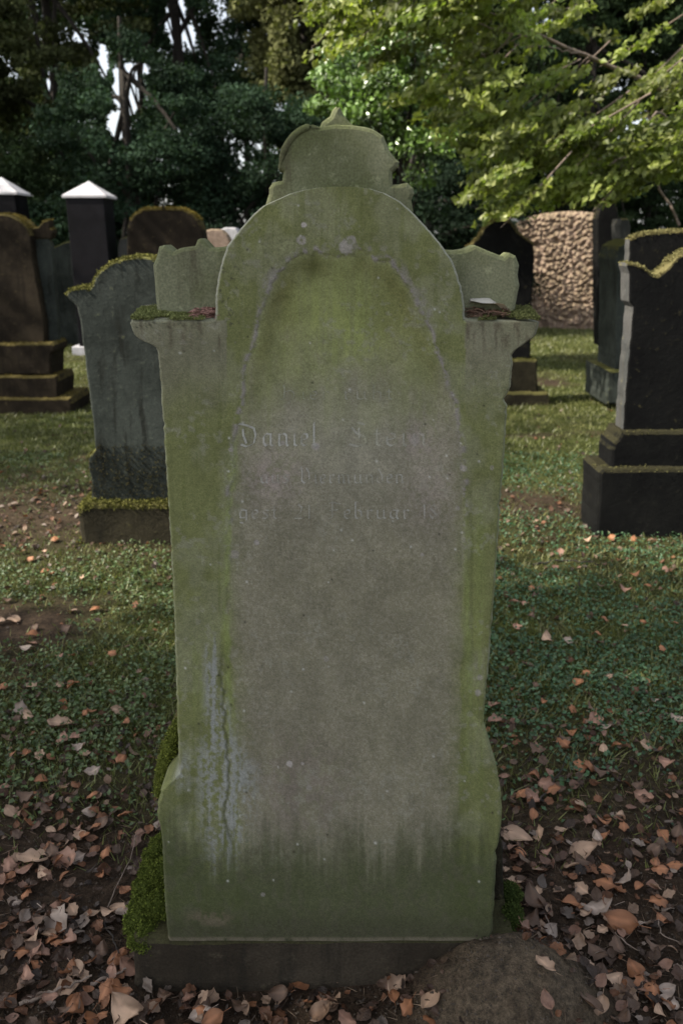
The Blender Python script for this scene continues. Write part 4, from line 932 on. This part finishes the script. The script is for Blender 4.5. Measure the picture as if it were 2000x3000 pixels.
hero = [(180, 2125, .085, 0, 'broad pale tan leaf on the green cover left of the central stone base'), (60, 2085, .065, 2, 'pale leaf near the left edge above the broad tan one'), (235, 2195, .055, 2, 'small whitish leaf below the broad pale tan one'), (345, 2085, .05, 0, 'small tan leaf close to the left flank of the central stone'),
        (100, 2515, .085, 0, 'big yellowish tan leaf on bare soil at the lower left'), (195, 2515, .08, 4, 'folded reddish tan leaf right of the big yellowish one'), (165, 2690, .085, 2, 'large ragged greyish leaf at the lower left'), (585, 2822, .065, 0, 'tan leaf leaning at the foot of the dark base block'),
        (1000, 2830, .085, 0, 'big pale brown leaf lying in front of the base block'), (375, 2970, .09, 0, 'yellowish leaf cut by the bottom edge'), (1448, 2070, .065, 4, 'reddish lobed leaf touching the right flank of the central stone, upper of two'), (1455, 2122, .07, 4, 'reddish wide leaf touching the right flank of the central stone, lower of two'),
        (1742, 2112, .065, 4, 'curled reddish leaf alone on the green cover at right'), (1648, 2180, .055, 1, 'round orange brown leaf on the green cover at right'), (1600, 1880, .062, 0, 'tan leaf standing on edge in the green cover at right'), (1515, 2445, .085, 0, 'bright folded leaf right beside the lower right corner of the central stone'),
        (1710, 2490, .085, 0, 'tan folded leaf lying in the litter at the lower right'), (1755, 2660, .075, 2, 'pale star shaped leaf in the litter at the lower right'), (1820, 2700, .08, 1, 'glossy dark rust leaf beside the pale star shaped one'), (1985, 2110, .06, 2, 'pale leaf at the right edge'),
        (40, 1815, .08, 0, 'yellowish leaf at the left edge on sunlit grass'), (1650, 2170, .045, 3, 'dark small leaf under the round orange one'), (1560, 2630, .07, 3, 'dark red leaf beside the mossy right foot of the central stone')]
for px, py, L, ci, lab in hero:
    x, y = ground_at(px, py); place_leaf(x, y, L, ci, lab, 'fallen leaves on the ground')
cnt = 0
glab = {0: 'pale tan fallen leaf lying among others on the ground', 1: 'rust brown fallen leaf lying among others on the ground', 2: 'greyish beige fallen leaf lying among others on the ground', 3: 'dark brown fallen leaf lying among others on the ground', 4: 'reddish fallen leaf lying among others on the ground'}
pd = rng.random
while cnt < 270:
    far = rng.random() < .45
    py = rng.uniform(1500, 2350) if far else rng.uniform(2300, 2990)
    px = rng.uniform(5, 1995); x, y = ground_at(px, py)
    if 380 < px < 1500 and py < 2880: continue
    if float(litter_density(A_(x), A_(y))) < .3 and rng.random() < (.25 if far else .8): continue
    ci = int(rng.choice(5, p=[.24, .28, .08, .24, .16])); place_leaf(x, y, rng.uniform(.030, .058), ci, glab[ci], {0: 'pale tan', 1: 'rust brown', 2: 'greyish beige', 3: 'dark brown', 4: 'reddish'}[ci] + ' fallen leaves on the ground'); cnt += 1
# curled leaf and needles on the ledges
zl = float(P(1430, 920, YF + .05)[1])
x_, z_ = P(1428, 918, YF + .05); WL = place_leaf(float(x_), YF + .045, .074, 2, 'curled whitish leaf lying on the right ledge of the central stone', None, z=float(z_) + .006, rot=1.7, tilt=.35)
wv, wf = leafshape(np.random.default_rng(3), 1.0, 0); WL.data = npmesh('pale_leaf', wv, wf, A_([.50, .48, .42]) * (.8 + .4 * fbm(wv[:, 0] * 8, wv[:, 1] * 8, 3, 3)[:, None]), True); WL.data.materials.append(M_leaf)
x_, z_ = P(1382, 900, YF + .06); place_leaf(float(x_), YF + .06, .036, 0, 'small yellowish leaf stuck beside the curled whitish one on the right ledge', None, z=float(z_) - .004, rot=.6, tilt=.9)
def needles(x0, x1, n, seed, c1, c2):
    rng = np.random.default_rng(seed); V, F, Cc = [], [], []
    for k in range(n):
        px = rng.uniform(x0, x1); yy = YF + rng.uniform(.004, .045); L = rng.uniform(.008, .022); a = rng.uniform(0, 6.28); tl = rng.uniform(-.2, .5)
        c = A_([float(P(px, 938, YF)[0]), yy, float(P(500, 937, YF)[1]) + (yy - YF) * .14 + rng.uniform(.002, .011)])
        d = A_([math.cos(a), math.sin(a), tl]) * L; pts = [c - d / 2, c + A_([0, 0, .001]), c + d / 2]
        v, f = tube(pts, [.0006, .0009, .0005], 4); b = len(V); V += v; F += [[q + b for q in z_] for z_ in f]; col_ = A_(c1) + (A_(c2) - A_(c1)) * rng.random(); Cc += [col_] * len(v)
    return npmesh('needles', V, F, A_(Cc))
o = link('needle_litter', needles(560, 668, 240, 5, (.14, .07, .05), (.42, .24, .20)), M_leaf); tag(o, 'reddish brown needles and crumbs heaped on the left ledge of the central stone', 'needle litter', kind='stuff')
o = link('needle_litter', needles(1372, 1500, 110, 6, (.06, .035, .02), (.16, .09, .06)), M_leaf); tag(o, 'dark crumbs and needles along the right ledge of the central stone', 'needle litter', kind='stuff')
# twigs
for k, (px, r_, lab) in enumerate([([(1580, 2345), (1625, 2285), (1655, 2235)], .0035, 'dark twig lying on the green cover right of the central stone'),
    ([(315, 2655), (345, 2590), (385, 2520), (400, 2450)], .0016, 'long thin pale stalk left of the mossy base'), ([(60, 2940), (130, 2915), (200, 2895), (270, 2870)], .0045, 'thick grey stick near the lower left corner'),
    ([(270, 2880), (320, 2860), (372, 2845)], .0045, 'short grey stick pointing at the corner of the base block'), ([(1580, 2640), (1600, 2690), (1620, 2740)], .0022, 'pale thin stalk in the litter right of the base'),
    ([(1800, 2730), (1840, 2770), (1870, 2790)], .002, 'slender pale twig at the lower right'), ([(1925, 2680), (1935, 2740), (1985, 2765)], .002, 'bent pale twig near the right edge'),
    ([(1560, 1655), (1640, 1640), (1740, 1650)], .006, 'dark twig on the ground before the black gravestone'), ([(300, 2700), (330, 2740), (350, 2800)], .003, 'dark forked twig among leaves left of the base')]):
    pts = []
    for j, (a, b) in enumerate(px):
        x, y = ground_at(a, b); pts.append((x, y, float(gz(x, y)) + .012 + .004 * j))
    q = smooth_curve(pts, 14); q += (np.random.default_rng(k).random(q.shape) - .5) * r_ * 1.5
    t = bpy.data.objects.new('twig', npmesh('twig', *tube(q, np.linspace(r_, r_ * .5, 14), 6), None, True)); COL.objects.link(t); t.data.materials.append(M_barkp if 'pale' in lab or 'grey' in lab else M_barkd)
    tag(t, lab, 'twig', 'twigs on the ground')
def bits(name, n, y0, y1, size, c1, c2, seed, long=False, dens=None):
    rng = np.random.default_rng(seed); y = y0 + (y1 - y0) * rng.random(n) ** 1.3; x = (rng.random(n) * 2 - 1) * (.46 * y + .3)
    k = clear(x, y)
    if dens is not None: k &= rng.random(n) < dens(x, y)
    x, y = x[k], y[k]; n = len(x); z = gz(x, y) + rng.uniform(0, .006, n); c = np.stack([x, y, z], 1)
    L = size * rng.uniform(.4, 1.4, (n, 1)); a = rng.uniform(0, 6.28, n); d = np.stack([np.cos(a), np.sin(a), rng.normal(0, .25, n)], 1)
    s_ = np.stack([-np.sin(a), np.cos(a), np.zeros(n)], 1); u_ = A_([0, 0, 1.])
    wd = L * (.035 if long else .7); hh = L * (.04 if long else .45)
    j = lambda: (1 + rng.normal(0, .0 if long else .22, (n, 1)))
    V = np.stack([c - d * L / 2 * j(), c + s_ * wd / 2 * j(), c + d * L / 2 * j(), c - s_ * wd / 2 * j(), c + u_ * hh * j(), c - u_ * hh * .4], 1).reshape(-1, 3)
    t_ = A_([[0, 3, 4], [3, 2, 4], [2, 1, 4], [1, 0, 4], [3, 0, 5], [2, 3, 5], [1, 2, 5], [0, 1, 5]])
    F = (np.arange(n)[:, None, None] * 6 + t_[None]).reshape(-1, 3); cc = A_(c1) + (A_(c2) - A_(c1)) * rng.random((n, 1))
    return npmesh(name, V, F, np.repeat(cc, 6, 0))
o = link('soil_crumbs', bits('crumbs', 16000, 1.05, 3.2, .007, (.03, .022, .015), (.09, .07, .05), 701, dens=lambda x, y: .25 + .75 * (1 - green(x, y))), M_leaf); tag(o, 'small dark soil crumbs on the bare ground in front', 'soil crumbs', kind='stuff')
o = link('straw_bits', bits('straws', 5200, 1.05, 6, .045, (.06, .04, .025), (.26, .19, .13), 702, True, dens=lambda x, y: litter_density(x, y)), M_leaf); tag(o, 'thin stalks and needle straws strewn through the leaf litter', 'straw', kind='stuff')
